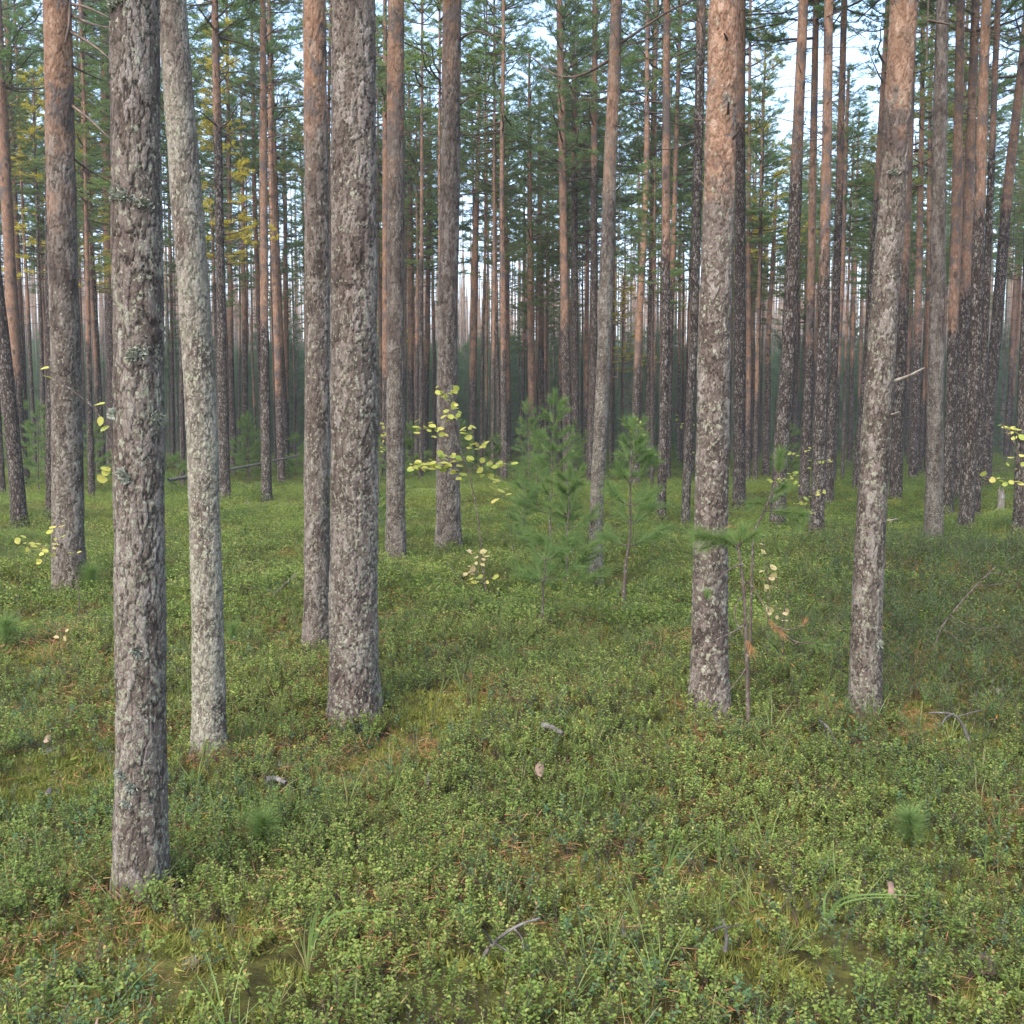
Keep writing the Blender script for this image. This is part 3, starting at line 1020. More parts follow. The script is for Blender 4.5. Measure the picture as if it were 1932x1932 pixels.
def area(y0, y1, dens, margin=.9):
    n = int((y1 ** 2 - y0 ** 2) * .54 * dens + (y1 - y0) * 2 * margin * dens)
    y = np.sqrt(rng.uniform(y0 ** 2, y1 ** 2, n))
    x = rng.uniform(-1, 1, n) * (y * .54 + margin)
    return x, y


def put(name, coll, nk, zones, label, cat, weight=None, tilt=.25):
    PX, RT, SC, ID = [], [], [], []
    for (y0, y1, dens, s0, s1, k0, k1) in zones:
        x, y = area(y0, y1, dens)
        if weight is not None:
            keep = rng.random(len(x)) < weight(x, y)
            x, y = x[keep], y[keep]
        for (bx, by) in [p for p in placed if p[1] < 20]:
            keep = (x - bx) ** 2 + (y - by) ** 2 > .085 ** 2
            x, y = x[keep], y[keep]
        n = len(x)
        PX.append(np.stack([x, y, ground(x, y)], -1))
        RT.append(np.stack([rng.normal(0, tilt, n), rng.normal(0, tilt, n), rng.uniform(0, 6.28, n)], -1))
        SC.append(rng.uniform(s0, s1, n))
        ID.append(rng.integers(k0, k1, n))
    return scatter(name, np.concatenate(PX), np.concatenate(RT), np.concatenate(SC), np.concatenate(ID), coll, label, cat)


bare = lambda x, y: np.clip((field(x, y, 1.7, 21) - .75) * 3, 0, 1)          # mossy openings
wl = lambda x, y: np.clip(.5 + field(x, y, 1.6, 22) * .8, .05, .95)           # lingonberry / bilberry
wd = lambda x, y: np.clip((x - .30 * y + .4) / 1.2, 0, 1) * np.clip((y - 4.6) / 1.4, 0, 1) * np.clip((15 - y) / 3, 0, 1)   # marsh tea at right
CB = kinds('bilberry', [(1, 'bil'), (2, 'bil'), (3, 'bil'), (4, 'bil'), (5, 'bil'), (6, 'far'), (7, 'far'), (8, 'far')])
put('bilberry_shrubs', CB, 8, [(1.6, 4.5, 680, .58, .92, 0, 5), (4.5, 8.5, 420, .7, 1.1, 0, 5), (8.5, 15, 120, 1.1, 1.8, 0, 5), (7.5, 16, 26, .7, 1.1, 5, 8), (16, 34, 12, .8, 1.35, 5, 8), (34, 75, 2.6, 1.1, 1.9, 5, 8)],
    'low bilberry shrubs with small green leaves covering the forest floor', 'bilberry shrubs', lambda x, y: (1 - .8 * bare(x, y)) * (1 - .75 * wd(x, y)) * (1 - .45 * wl(x, y)))
CL = kinds('lingonberry', [(11, 'ling'), (12, 'ling'), (13, 'ling')])
put('lingonberry_shrubs', CL, 3, [(1.6, 5, 190, .8, 1.2, 0, 3), (5, 10, 110, .9, 1.4, 0, 3)],
    'patches of low lingonberry with dark leathery leaves', 'lingonberry shrubs', lambda x, y: wl(x, y) * (1 - .8 * bare(x, y)) * (1 - .7 * wd(x, y)))
CD = kinds('marshtea', [(21, 'ledum'), (22, 'ledum'), (23, 'ledum'), (24, 'farm'), (25, 'farm')])
put('marsh_tea_shrubs', CD, 5, [(4.6, 9, 110, .75, 1.15, 0, 3), (9, 15, 34, 1.0, 1.5, 0, 3), (9, 15, 7, .8, 1.2, 3, 5)],
    'narrow leaved marsh tea shrubs with some orange leaves at right', 'marsh tea shrubs', wd)
put('fine_heath', CD, 5, [(9, 20, 12, .7, 1.1, 3, 5), (20, 60, 3.2, .9, 1.5, 3, 5)],
    'olive green heathy undergrowth between the trunks farther back', 'undergrowth', lambda x, y: np.clip(.55 + .6 * field(x, y, 5, 31), .1, 1))
CM = kinds('moss', [(31, 'moss'), (32, 'moss')])
put('feather_moss', CM, 2, [(1.6, 6, 150, .7, 1.3, 0, 2), (6, 14, 70, .9, 1.8, 0, 2), (14, 30, 8, 1.5, 2.8, 0, 2)],
    'yellow green feather moss in the gaps between the shrubs', 'moss', lambda x, y: .45 + .5 * bare(x, y))
def foot(x, y):
    f = 0
    for bx, by in placed:
        if by < 14: f = f + np.exp(-((x - bx) ** 2 + (y - by) ** 2) / .3 ** 2)
    return f


CN = kinds('litter', [(41, 'lit'), (42, 'lit')])
put('fallen_needles', CN, 2, [(1.6, 6, 80, .8, 1.2, 0, 2), (6, 13, 30, 1, 1.7, 0, 2)],
    'dry brown pine needles caught among the shrubs', 'fallen needles', lambda x, y: np.clip(.35 + .6 * field(x, y, 1.2, 23) + foot(x, y), .05, 1))
CG = kinds('grass', [(51, 'grs'), (52, 'grs')])
put('fine_grass', CG, 2, [(1.6, 8, 40, .8, 1.4, 0, 2)], 'thin grass blades growing through the shrubs', 'grass', lambda x, y: np.clip(.4 + .7 * field(x, y, 1.5, 24), .05, 1))
CI = kinds('reindeerlichen', [(61, 'lic'), (62, 'lic')])
put('reindeer_lichen', CI, 2, [(1.6, 8, 2.0, .4, .8, 0, 2)], 'small pale grey tufts of reindeer lichen on the floor', 'lichen', lambda x, y: np.clip(field(x, y, 1.4, 25), 0, 1))

# ------------------------------------------------------------------ young pines
def brush(b, path, n, L, w, spread=.9, f0=0.0, lvs=(0, 1), droop=0.0):
    path = np.asarray(path, float)
    s = np.linspace(0, 1, len(path))
    f = rng.uniform(f0, 1, n)
    p = np.stack([np.interp(f, s, path[:, c]) for c in range(3)], -1)
    T = unit(np.stack([np.interp(f, s, np.gradient(path[:, c])) for c in range(3)], -1))
    r = unit(np.cross(T, rng.normal(size=(n, 3))))
    a = rng.uniform(.35, 1.0, (n, 1)) * spread
    d = unit(T * np.cos(a) + r * np.sin(a))
    ln = L * rng.uniform(.7, 1.1, (n, 1))
    tip = p + d * ln
    tip[:, 2] -= droop * ln[:, 0]
    b.blades(p, tip, w, lv=rng.uniform(*lvs, n))


def young_pine(h, bare_h, spread, seed, nper, L=.095, w=.0048):
    """local meshes of a soft needled young pine: stem and foliage"""
    g = np.random.default_rng(seed)
    st, fo = MB(), MB()
    z = np.linspace(-.05, h, 8)
    wob = np.cumsum(g.normal(0, .012 * h, (8, 2)), 0)
    wob -= wob[0]
    ax = np.stack([wob[:, 0], wob[:, 1], z], -1)
    st.tube(ax, np.linspace(.007 + .006 * h, .004, 8), 6)
    A = lambda zz: np.array([np.interp(zz, z, ax[:, c]) for c in range(3)])
    zz = bare_h
    while zz < h - .05:
        t = (zz - bare_h) / max(.01, h - bare_h)
        for k in range(g.integers(3, 6)):
            az = g.uniform(0, 6.28)
            bl = spread * (1 - t) ** .8 * g.uniform(.5, 1.1) + .06
            s = np.linspace(0, 1, 5)
            up = g.uniform(.15, .7) + .5 * t
            pts = A(zz) + np.stack([math.cos(az) * bl * s, math.sin(az) * bl * s, bl * up * s ** 1.6], -1)
            st.tube(pts, np.linspace(.004, .002, 5), 4)
            brush(fo, pts, int(nper * (.5 + bl / spread)), L, w, .95, .25)
            if bl > .16:
                for q in (-1, 1):
                    a = pts[2 + g.integers(0, 2)]
                    e = a + np.array([math.cos(az + q * .7), math.sin(az + q * .7), .35]) * bl * .45
                    brush(fo, [a, (a + e) / 2, e], int(nper * .5), L, w, .95, .1)
        zz += g.uniform(.12, .22) * (1 if h > .8 else .6)
    brush(fo, [A(h - .14), A(h - .06), A(h) + [0, 0, .03]], int(nper * 1.6), L, w, .7)
    return st.mesh('stem', STEM, True), fo.mesh('needles', NEEDLE_YOUNG)


YP = [young_pine(2.0, .25, .48, 1, 125), young_pine(1.25, .12, .42, 2, 165), young_pine(1.7, .62, .36, 3, 115), young_pine(.85, .5, .3, 4, 90), young_pine(1.4, .2, .45, 5, 100)]


def put_young(k, px, py, top_py, label, group='young pines in the undergrowth', yel=0.0, at=None):
    base = G(px, py) if at is None else at
    h = P(px, top_py, base[1])[2] - base[2]
    root = thing('pine_sapling', label, 'pine sapling', base, group)
    me_s, me_n = YP[k]
    sc = h / (2.0, 1.25, 1.7, .85, 1.4)[k]
    rz = random.uniform(0, 6.28)
    link('stem', me_s, root, rotz=rz, scale=sc)
    link('needles', me_n, root, rotz=rz, scale=sc, color=(yel, 0, 0, 1))
    return root


put_young(0, 1043, 1062, 745, 'tallest bushy young pine with a pointed top in the middle')
put_young(1, 1066, 1125, 885, 'bright green bushy young pine in front of the tallest pointed one', yel=.08)
put_young(2, 1178, 1155, 800, 'young pine with a bare lower stem right of the slim leaning pine')
put_young(3, 1022, 1190, 1025, 'small young pine with thin bare stem below the bright green bushy one')
YPL = [(4, 470, 905, 785, 'young pine left of the slender orange pine with many bare branches'),
       (4, 30, 905, 740, 'dark green young pine at the left edge among the leaning trunks'),
       (0, 75, 930, 760, 'dark young pine just left of the stout orange topped trunk'),
       (1, 778, 905, 800, 'dark young pine between the patchy orange pine and the dark grey one'),
       (4, 1195, 905, 800, 'farther young pine behind the bare stemmed one in the middle'),
       (1, 690, 905, 790, 'small dark young pine hidden behind the thick straight grey trunk'),
       (1, 560, 900, 820, 'small young pine left of the half hidden grey trunk'),
       (4, 1105, 905, 815, 'young pine behind the base of the slim right leaning pine'),
       (1, 940, 905, 820, 'low young pine right behind the aspen sapling'),
       (1, 1015, 960, 860, 'low young pine left of the tallest pointed one'),
       (4, 1490, 905, 800, 'young pine between the smooth grey trunk and the knotty orange one'),
       (1, 990, 1010, 900, 'bushy low pine crowding the left foot of the tallest pointed one'),
       (1, 720, 1010, 930, 'young pine clump beside the base of the patchy orange pine'),
       (4, 180, 925, 800, 'young pine showing between the stout orange topped pine and the nearest trunk')]
for k, px, py, tp, lb in YPL:
    put_young(k, px, py, tp, lb)


for q in range(22):
    y = random.uniform(24, 50)
    x = random.uniform(-.5, .5) * y
    put_young(random.choice((0, 1, 4, 4)), 0, 0, float(HALF - 0) + FL * 0 + 815 - 966 - (random.uniform(.9, 2.4) - 1.6) / y * FL, 'small dark green young pine far off between the trunks', 'young pines far off between the trunks', at=np.array([x, y, float(ground(x, y))]))


def seedling(px, py, r_px, label, ydir=(0, 0, 1), n=900, yel=0.0):
    base = G(px, py)
    r = r_px * base[1] / FL
    root = thing('pine_seedling', label, 'pine seedling', base, 'small pine seedlings on the floor')
    st, fo = MB(), MB()
    st.tube([[0, 0, -.03], [.003, 0, r * .8], [0, 0, r * 1.5]], [.005, .004, .003], 5)
    brush(fo, [[0, 0, r * .3], [.002, 0, r], [0, 0, r * 1.6]], n, r * 1.15, .0022, 1.35, 0, (.2, 1), .12)
    link('stem', st.mesh('stem', STEM), root)
    link('needles', fo.mesh('needles', NEEDLE_YOUNG), root, color=(yel, 0, 0, 1))


seedling(497, 1598, 46, 'drooping tuft like pine seedling right of the pale bending trunk', n=1000, yel=.12)
seedling(1715, 1588, 44, 'star shaped pine seedling in the right foreground')
seedling(12, 1225, 40, 'pine seedling cut off by the left edge')
seedling(172, 1122, 34, 'bushy pine seedling at the foot of the stout orange topped pine', n=1400)
seedling(440, 1215, 28, 'pine seedling just right of the pale bending trunk', n=500)
seedling(1575, 1800, 16, 'tiny pine seedling in the shrubs of the right foreground', n=220, yel=.2)


def twig_pts(px, Y, dY=0.0):
    n = len(px)
    return np.array([P(x, y, Y + dY * k / max(1, n - 1)) for k, (x, y) in enumerate(px)])


def smooth_path(p, n=14):
    p = np.asarray(p, float)
    t = np.linspace(0, 1, len(p))
    tt = np.linspace(0, 1, n)
    q = np.stack([np.interp(tt, t, p[:, c]) for c in range(3)], -1)
    for _ in range(2):
        q[1:-1] = (q[:-2] + 2 * q[1:-1] + q[2:]) / 4
    return q


def custom_pine(label, base_px, Y, stem, green, dry, bare_tw, rstem):
    base = G(*base_px)
    if Y is None: Y = base[1]
    base = np.array([P(base_px[0], base_px[1], Y)[0], Y, 0])
    base[2] = float(ground(base[0], base[1]))
    root = thing('pine_sapling', label, 'pine sapling', base, 'young pines in the undergrowth')
    st, fo, dr = MB(), MB(), MB()
    sp = np.vstack([[base], twig_pts(stem, Y)]) - base
    sp = smooth_path(sp, 22)
    st.tube(sp, np.linspace(rstem, rstem * .5, len(sp)), 7)
    for px, dY, n, L in green:
        p = smooth_path(twig_pts(px, Y, dY) - base, 10)
        st.tube(p, np.linspace(rstem * .4, rstem * .2, len(p)), 5)
        brush(fo, p, n, L, .0028, 1.0, .15, (.1, 1))
    for px, dY, n, L in dry:
        p = smooth_path(twig_pts(px, Y, dY) - base, 10)
        brush(dr, p, n, L, .0028, .7, 0, (.2, 1), .15)
    for px, dY in bare_tw:
        p = smooth_path(twig_pts(px, Y, dY) - base, 12)
        st.tube(p, np.linspace(rstem * .4, rstem * .18, len(p)), 5)
    link('stem', st.mesh('stem', STEM, True), root)
    link('needles', fo.mesh('needles', NEEDLE_YOUNG), root, color=(.04, 0, 0, 1))
    if dry:
        o = link('dry_needles', dr.mesh('dry_needles', DRY), root)
        o['label'] = 'withered orange brown needle sprays'


custom_pine('bare stemmed pine sapling with withered sprays beside the orange flaking trunk', (1413, 1345), 4.9,
            [(1409, 1240), (1404, 1120), (1397, 1060), (1393, 1035)],
            [([(1393, 1035), (1398, 1010), (1402, 1000)], .02, 260, .075), ([(1394, 1030), (1410, 1015), (1428, 1008)], -.1, 260, .08), ([(1393, 1036), (1375, 1022), (1350, 1014), (1312, 1014)], -.12, 620, .085),
             ([(1393, 1034), (1385, 1018), (1372, 1008)], .1, 200, .075), ([(1350, 1016), (1330, 1008), (1318, 1000)], -.1, 160, .07), ([(1360, 1018), (1340, 1030), (1320, 1036)], -.2, 150, .07),
             ([(1331, 1134), (1333, 1128), (1334, 1120)], 0, 90, .05), ([(1440, 1190), (1452, 1185), (1462, 1195)], -.1, 110, .06), ([(1500, 1215), (1525, 1210), (1560, 1222)], -.2, 260, .07), ([(1470, 1230), (1460, 1215), (1450, 1210)], -.1, 90, .06)],
            [([(1452, 1168), (1458, 1180), (1466, 1190)], -.1, 60, .07), ([(1408, 1205), (1414, 1218), (1418, 1228)], -.1, 70, .07), ([(1515, 1180), (1518, 1172), (1519, 1166)], -.2, 40, .06), ([(1468, 1182), (1474, 1190), (1478, 1198)], -.15, 45, .06), ([(1390, 995), (1384, 990), (1376, 992)], -.1, 14, .05)],
            [([(1407, 1095), (1420, 1105), (1440, 1140), (1452, 1168)], -.1), ([(1402, 1064), (1380, 1070), (1360, 1090), (1335, 1102)], -.15), ([(1405, 1125), (1388, 1135), (1385, 1170), (1408, 1205)], -.1), ([(1407, 1175), (1390, 1190), (1355, 1205), (1332, 1215)], -.2),
             ([(1452, 1180), (1490, 1190), (1518, 1182)], -.2), ([(1408, 1260), (1395, 1280), (1370, 1310)], -.1), ([(1478, 1195), (1500, 1212), (1540, 1215)], -.2)], .0115)
custom_pine('bent pine sapling with long needle tufts in front of the smooth grey leaning trunk', (1418, 1080), 6.6,
            [(1420, 1010), (1432, 985), (1446, 955), (1462, 915), (1472, 862)],
            [([(1466, 900), (1470, 880), (1473, 852)], 0, 420, .09), ([(1455, 935), (1470, 925), (1482, 915)], -.1, 220, .09), ([(1446, 955), (1432, 948), (1412, 950)], -.15, 240, .09), ([(1440, 965), (1470, 965), (1500, 968), (1515, 972)], -.2, 420, .1),
             ([(1500, 968), (1505, 985), (1508, 1000)], -.2, 130, .08), ([(1448, 950), (1462, 940), (1478, 925)], .1, 160, .08)],
            [([(1424, 1000), (1418, 998), (1412, 996)], 0, 30, .06)], [], .009)


# ------------------------------------------------------------------ broad leaved saplings in autumn yellow
def leafy_sapling(name, label, cat, base_px, Y, stem, twigs, leaf_px, step_px, mat, rstem=.008, extra=()):
    if Y is None: Y = G(*base_px)[1]
    base = np.array([P(base_px[0], base_px[1], Y)[0], Y, 0.])
    base[2] = float(ground(base[0], base[1]))
    root = thing(name, label, cat, base, 'yellow leaved saplings')
    st, lf = MB(), MB()
    sp = smooth_path(np.vstack([[base], twig_pts(stem, Y)]) - base, 20)
    st.tube(sp, np.linspace(rstem, rstem * .3, len(sp)), 6)
    m = Y / FL
    g = np.random.default_rng(int(abs(base_px[0]) * 7 + 3))

    def one(c, sz, flat=True):
        nrm = unit(np.array([g.normal(0, .35), -.30 + g.normal(0, .3), 1.0])) if flat else unit(np.array([g.normal(0, .4), -1, g.normal(0, .5)]))
        a = unit(np.cross(nrm, g.normal(size=3)))
        bb = np.cross(nrm, a)
        th = np.arange(10) * 2 * math.pi / 10
        rr = np.where(np.arange(10) == 0, 1.25, 1.0) * sz / 2
        V = c + (a[None] * np.cos(th)[:, None] + bb[None] * np.sin(th)[:, None] * .86) * rr[:, None]
        V = V + nrm[None] * (np.abs(np.sin(th)) * sz * .07)[:, None]
        V = np.vstack([c[None], V])
        lf.add(V, tris=[(0, k + 1, (k + 1) % 10 + 1) for k in range(10)], lv=np.clip(g.normal(.5, .26), 0, 1))
        return

    for tw in twigs:
        dY = g.uniform(-.25, .25) * min(1, Y / 6)
        p = smooth_path(twig_pts(tw, Y, dY) - base, 12)
        st.tube(p, np.linspace(rstem * .32, rstem * .12, len(p)), 4)
        length = sum(math.hypot(tw[k + 1][0] - tw[k][0], tw[k + 1][1] - tw[k][1]) for k in range(len(tw) - 1))
        n = max(2, int(length / step_px))
        s = np.linspace(0, 1, 12)
        for q in range(n):
            f = .25 + .75 * (q + g.uniform(.1, .9)) / n
            c = np.array([np.interp(f, s, p[:, k]) for k in range(3)])
            sz = leaf_px * m * g.uniform(.5, 1.0)
            o_ = np.array([g.normal(0, .5), g.normal(0, 1.2), g.normal(-.15, .35)]) * sz
            st.tube([c, c + o_ * .5, c + o_ * .8], [.0012, .001, .0008], 3)
            one(c + o_, sz, g.random() < .82)
    for (px, py, szp) in extra:
        c = P(px, py, Y + g.uniform(-.05, .05)) - base
        k = int(np.argmin(np.linalg.norm(sp - c, axis=1)))
        near = sp[k]
        mid = (c + near) / 2 + [0, 0, .02]
        st.tube(smooth_path([near, mid, c], 6), np.linspace(.002, .0009, 6), 3)
        one(c, szp * m * .82, g.random() < .6)
    link('stem', st.mesh('stem', STEM, True), root)
    link('leaves', lf.mesh('leaves', mat), root)


leafy_sapling('aspen_sapling', 'yellow leaved aspen sapling with spreading tiers in front of the dark grey pine', 'aspen sapling', (919, 1132), None,
              [(915, 1105), (908, 1040), (903, 980), (893, 930), (885, 890), (868, 850), (853, 800), (848, 740)],
              [[(885, 890), (850, 880), (810, 882), (770, 886)], [(880, 880), (840, 868), (800, 872), (778, 878)], [(886, 888), (915, 870), (940, 872), (968, 874)], [(884, 885), (905, 888), (930, 900), (945, 925)],
               [(868, 850), (890, 845), (905, 835), (918, 836)], [(862, 830), (880, 815), (890, 805)], [(860, 830), (835, 812), (805, 808), (776, 802)], [(868, 855), (845, 856), (828, 862)], [(853, 800), (846, 785), (842, 772)],
               [(850, 780), (858, 770), (862, 760)], [(848, 760), (838, 745), (824, 735)], [(848, 750), (856, 738), (860, 730)], [(850, 790), (860, 782), (864, 776)], [(872, 862), (882, 866), (890, 862)], [(875, 870), (858, 868), (842, 866)],
               [(915, 1095), (900, 1092), (886, 1100)], [(916, 1100), (922, 1090), (928, 1085)], [(885, 890), (866, 892), (848, 888)]], 15, 4.8, ASPEN, .010)
leafy_sapling('aspen_sapling', 'small pale leaved aspen shoot below the spreading yellow one', 'aspen sapling', (898, 1128), None,
              [(900, 1100), (902, 1060), (903, 1036)], [[(902, 1060), (895, 1045), (888, 1040)], [(902, 1050), (910, 1042), (920, 1040)], [(902, 1070), (893, 1066), (882, 1070)], [(901, 1080), (890, 1078), (878, 1086)], [(902, 1056), (912, 1056), (920, 1054)]], 14, 7, BEIGE, .005)
leafy_sapling('aspen_sapling', 'thin green stemmed aspen shoot right of the spreading yellow one', 'aspen sapling', (972, 1085), None,
              [(970, 1040), (962, 990), (955, 955), (946, 932)], [[(952, 945), (946, 925), (940, 908)], [(950, 940), (940, 938), (928, 940)], [(948, 935), (955, 925), (958, 915)]], 17, 13, ASPEN, .004)
leafy_sapling('aspen_sapling', 'sparse aspen sapling with big yellow leaves beside the nearest trunk', 'aspen sapling', (236, 1060), 5.2,
              [(232, 980), (224, 920), (214, 880), (210, 830), (190, 780), (150, 745), (105, 715)], [], 24, 30, ASPEN, .006,
              [(84, 695, 21), (88, 711, 24), (188, 763, 26), (190, 794, 20), (197, 809, 20), (199, 885, 27), (192, 903, 26), (200, 890, 22), (218, 900, 10)])
leafy_sapling('aspen_sapling', 'low spreading aspen with yellow oval leaves before the stout orange topped pine', 'aspen sapling', (150, 1150), 7.6,
              [(148, 1100), (130, 1055), (110, 1035), (98, 1010)], [[(120, 1045), (85, 1038), (52, 1032), (33, 1012)], [(115, 1040), (80, 1030), (60, 1008)], [(125, 1045), (140, 1042), (158, 1046)], [(112, 1035), (108, 1010), (95, 992)], [(115, 1030), (118, 1005), (120, 990)], [(120, 1042), (90, 1050), (72, 1060)]], 14, 12, ASPEN, .005)
leafy_sapling('birch_sapling', 'yellow green leafy twig reaching in at the right edge', 'birch sapling', (1955, 1130), 4.6,
              [(1950, 1040), (1935, 960), (1930, 900), (1915, 840), (1890, 800)], [[(1934, 910), (1900, 905), (1870, 902), (1848, 898)], [(1932, 900), (1915, 910), (1900, 912)], [(1925, 870), (1912, 868), (1898, 876)], [(1920, 850), (1905, 812), (1888, 800)], [(1922, 850), (1912, 810), (1916, 806)], [(1930, 890), (1922, 876), (1928, 862)]], 15, 10, ASPEN, .006)
leafy_sapling('birch_sapling', 'yellow leaved birch sapling behind the bent pine sapling', 'birch sapling', (1528, 1010), 15.2,
              [(1526, 980), (1515, 940), (1512, 880), (1520, 850)], [[(1515, 900), (1500, 892), (1488, 890)], [(1514, 890), (1526, 885), (1530, 882)], [(1513, 870), (1500, 855), (1486, 852)], [(1516, 860), (1526, 846), (1530, 842)], [(1516, 875), (1545, 872), (1572, 870)], [(1516, 960), (1504, 950), (1496, 948)], [(1520, 960), (1524, 948), (1526, 944)], [(1524, 975), (1528, 968), (1526, 966)], [(1514, 905), (1500, 915), (1496, 890)], [(1516, 940), (1545, 930), (1556, 924)], [(1512, 900), (1470, 905), (1445, 906)]], 9, 5, ASPEN, .008)
leafy_sapling('birch_sapling', 'pale yellow topped birch sapling above the bare stemmed young pine', 'birch sapling', (1206, 930), None,
              [(1206, 880), (1205, 830), (1202, 800)], [[(1205, 830), (1215, 820), (1212, 800)], [(1204, 825), (1196, 812), (1190, 808)], [(1204, 812), (1208, 800), (1204, 796)], [(1205, 838), (1196, 832), (1192, 836)]], 7, 4, ASPEN, .01)
leafy_sapling('birch_sapling', 'bright yellow birch leaves peeping out right of the thick straight grey trunk', 'birch sapling', (716, 925), None,
              [(717, 880), (719, 840), (718, 790)], [[(718, 850), (722, 838), (721, 825)], [(718, 830), (723, 815), (720, 795)], [(719, 845), (725, 850), (722, 856)]], 8, 4, ASPEN, .008)
leafy_sapling('aspen_sapling', 'row of fading beige leaves on a thin stem beside the bare stemmed pine sapling', 'aspen sapling', (1450, 1200), 6.2,
              [(1449, 1150), (1449, 1100), (1444, 1060), (1440, 1020)], [], 14, 20, BEIGE, .004,
              [(1440, 1020, 11), (1437, 1027, 13), (1440, 1040, 11), (1441, 1044, 12), (1459, 1071, 18), (1438, 1078, 14), (1460, 1085, 16), (1456, 1092, 18), (1462, 1088, 15), (1447, 1107, 13), (1456, 1107, 14), (1464, 1108, 10), (1444, 1112, 12), (1449, 1150, 14), (1456, 1151, 13), (1452, 1158, 11)])
leafy_sapling('aspen_sapling', 'few pale leaves on a lichen spotted shoot right of the beige leaved stem', 'aspen sapling', (1478, 1210), 6.3,
              [(1479, 1160), (1484, 1120), (1480, 1090)], [[(1480, 1180), (1478, 1165), (1482, 1160)], [(1480, 1175), (1486, 1170), (1476, 1172)]], 10, 7, BEIGE, .004, [(1477, 1128, 8), (1483, 1154, 17), (1466, 1165, 9)])
leafy_sapling('birch_sapling', 'small birch with a few yellow leaves left of the orange flaking trunk', 'birch sapling', (1290, 900), None,
              [(1290, 860), (1288, 820), (1282, 785)], [[(1288, 830), (1302, 805), (1308, 796)], [(1287, 820), (1280, 800), (1280, 782)], [(1289, 850), (1300, 845), (1306, 850)]], 8, 7, ASPEN, .008)
leafy_sapling('aspen_sapling', 'lone shoot with three tan leaves in the left undergrowth', 'aspen sapling', (112, 1225), None,
              [(112, 1215), (113, 1205)], [], 14, 20, BEIGE, .003, [(106, 1202, 12), (123, 1204, 13), (126, 1190, 9)])

# ------------------------------------------------------------------ details on the near trunks
def tuft(root, at, rd, base, px, py, size, seed):
    """leafy lichen cushion standing off the bark"""
    d = ray(px, py)
    g = np.random.default_rng(seed)
    Yb = base[1]
    z = P(px, py, Yb)[2] - base[2]
    c = at(z)
    r = rd(z)
    dx = P(px, py, Yb)[0] - base[0] - c[0]
    dx = float(np.clip(dx, -r * .97, r * .97))
    ang = math.atan2(-math.sqrt(max(0, r * r - dx * dx)), dx)
    nrm = np.array([math.cos(ang), math.sin(ang), 0])
    tan = np.array([-math.sin(ang), math.cos(ang), 0])
    b = MB()
    n = 150
    off = g.normal(0, .42, (n, 2)) * size
    p = c + nrm * (r - .002) + tan * off[:, :1] + np.array([0, 0, 1.]) * off[:, 1:] * .75
    dr = unit(nrm * 1.0 + g.normal(0, .65, (n, 3)))
    b.blades(p, p + dr * g.uniform(.008, .024, (n, 1)), g.uniform(.007, .016, n), lv=g.random(n))
    link('lichen_tuft', b.mesh('lichen_tuft', LICH), root)


ba, ata, rda, Ya = INFO['rough_A']
for k, (px, py, s) in enumerate([(236, 8, .03), (228, 20, .025), (232, 376, .024), (250, 382, .022), (283, 393, .022), (276, 668, .022), (268, 674, .016), (224, 781, .02), (302, 786, .02), (310, 793, .014), (256, 902, .016), (247, 891, .012), (242, 1447, .016), (262, 1470, .013), (256, 1500, .012), (272, 1218, .012)]):
    tuft(ROOT['rough_A'], ata, rda, ba, px, py, s, 40 + k)
bi, ati, rdi, Yi = INFO['I']
tuft(ROOT['I'], ati, rdi, bi, 1678, 330, .02, 77)
tuft(ROOT['I'], ati, rdi, bi, 1650, 1210, .02, 78)


def stub(key, px, r0, name='branch_stub', mat=PALE, dY=-.12):
    base, at, rd, Yb = INFO[key]
    p = smooth_path(twig_pts(px, Yb, dY) - base, 10)
    b = MB()
    b.tube(p, np.linspace(r0, r0 * .45, len(p)), 6)
    return link(name, b.mesh(name, mat, True), ROOT[key])


stub('I', [(1676, 722), (1700, 715), (1722, 706), (1744, 694)], .011)
stub('I', [(1672, 784), (1685, 782), (1697, 777)], .009)
stub('I', [(1660, 984), (1676, 982), (1694, 979)], .008, dY=-.05)
stub('H', [(1325, 300), (1316, 290), (1306, 294)], .006, mat=DEAD)


def limb(key, paths, r0):
    base, at, rd, Yb = INFO[key]
    for px, dY, k in paths:
        b = MB()
        p = smooth_path(twig_pts(px, Yb, dY) - base, 16)
        b.tube(p, np.linspace(r0 * k, r0 * k * .35, len(p)), 5)
        link('dead_limb', b.mesh('dead_limb', LIMB, True), ROOT[key])


limb('G', [([(1150, 112), (1120, 132), (1090, 145), (1062, 147), (1035, 136), (1010, 112), (990, 100)], .8, 1), ([(1090, 145), (1070, 160), (1050, 158)], .3, .5), ([(1062, 147), (1048, 128), (1030, 122)], .5, .5)], .016)
limb('G', [([(1170, 82), (1200, 62), (1235, 38), (1270, 16), (1310, 0), (1345, -14)], -.6, 1), ([(1235, 38), (1246, 20), (1250, -5)], -.3, .5)], .016)
limb('F', [([(866, 78), (880, 64), (900, 58), (920, 62), (936, 80)], -.4, 1), ([(866, 200), (885, 182), (905, 176)], -.3, .8), ([(866, 158), (890, 150), (915, 160)], .3, .6)], .018)
limb('grey_410', [([(412, 240), (398, 228), (380, 212), (365, 206)], -1.2, 1), ([(412, 242), (430, 232), (446, 200), (470, 180)], -.8, .9), ([(410, 160), (425, 145), (432, 130)], -.5, .8), ([(411, 140), (440, 135), (470, 138), (520, 160)], .8, .7), ([(408, 60), (385, 30), (362, -5)], -.9, 1), ([(412, 260), (440, 250), (480, 256)], .6, .6)], .028)
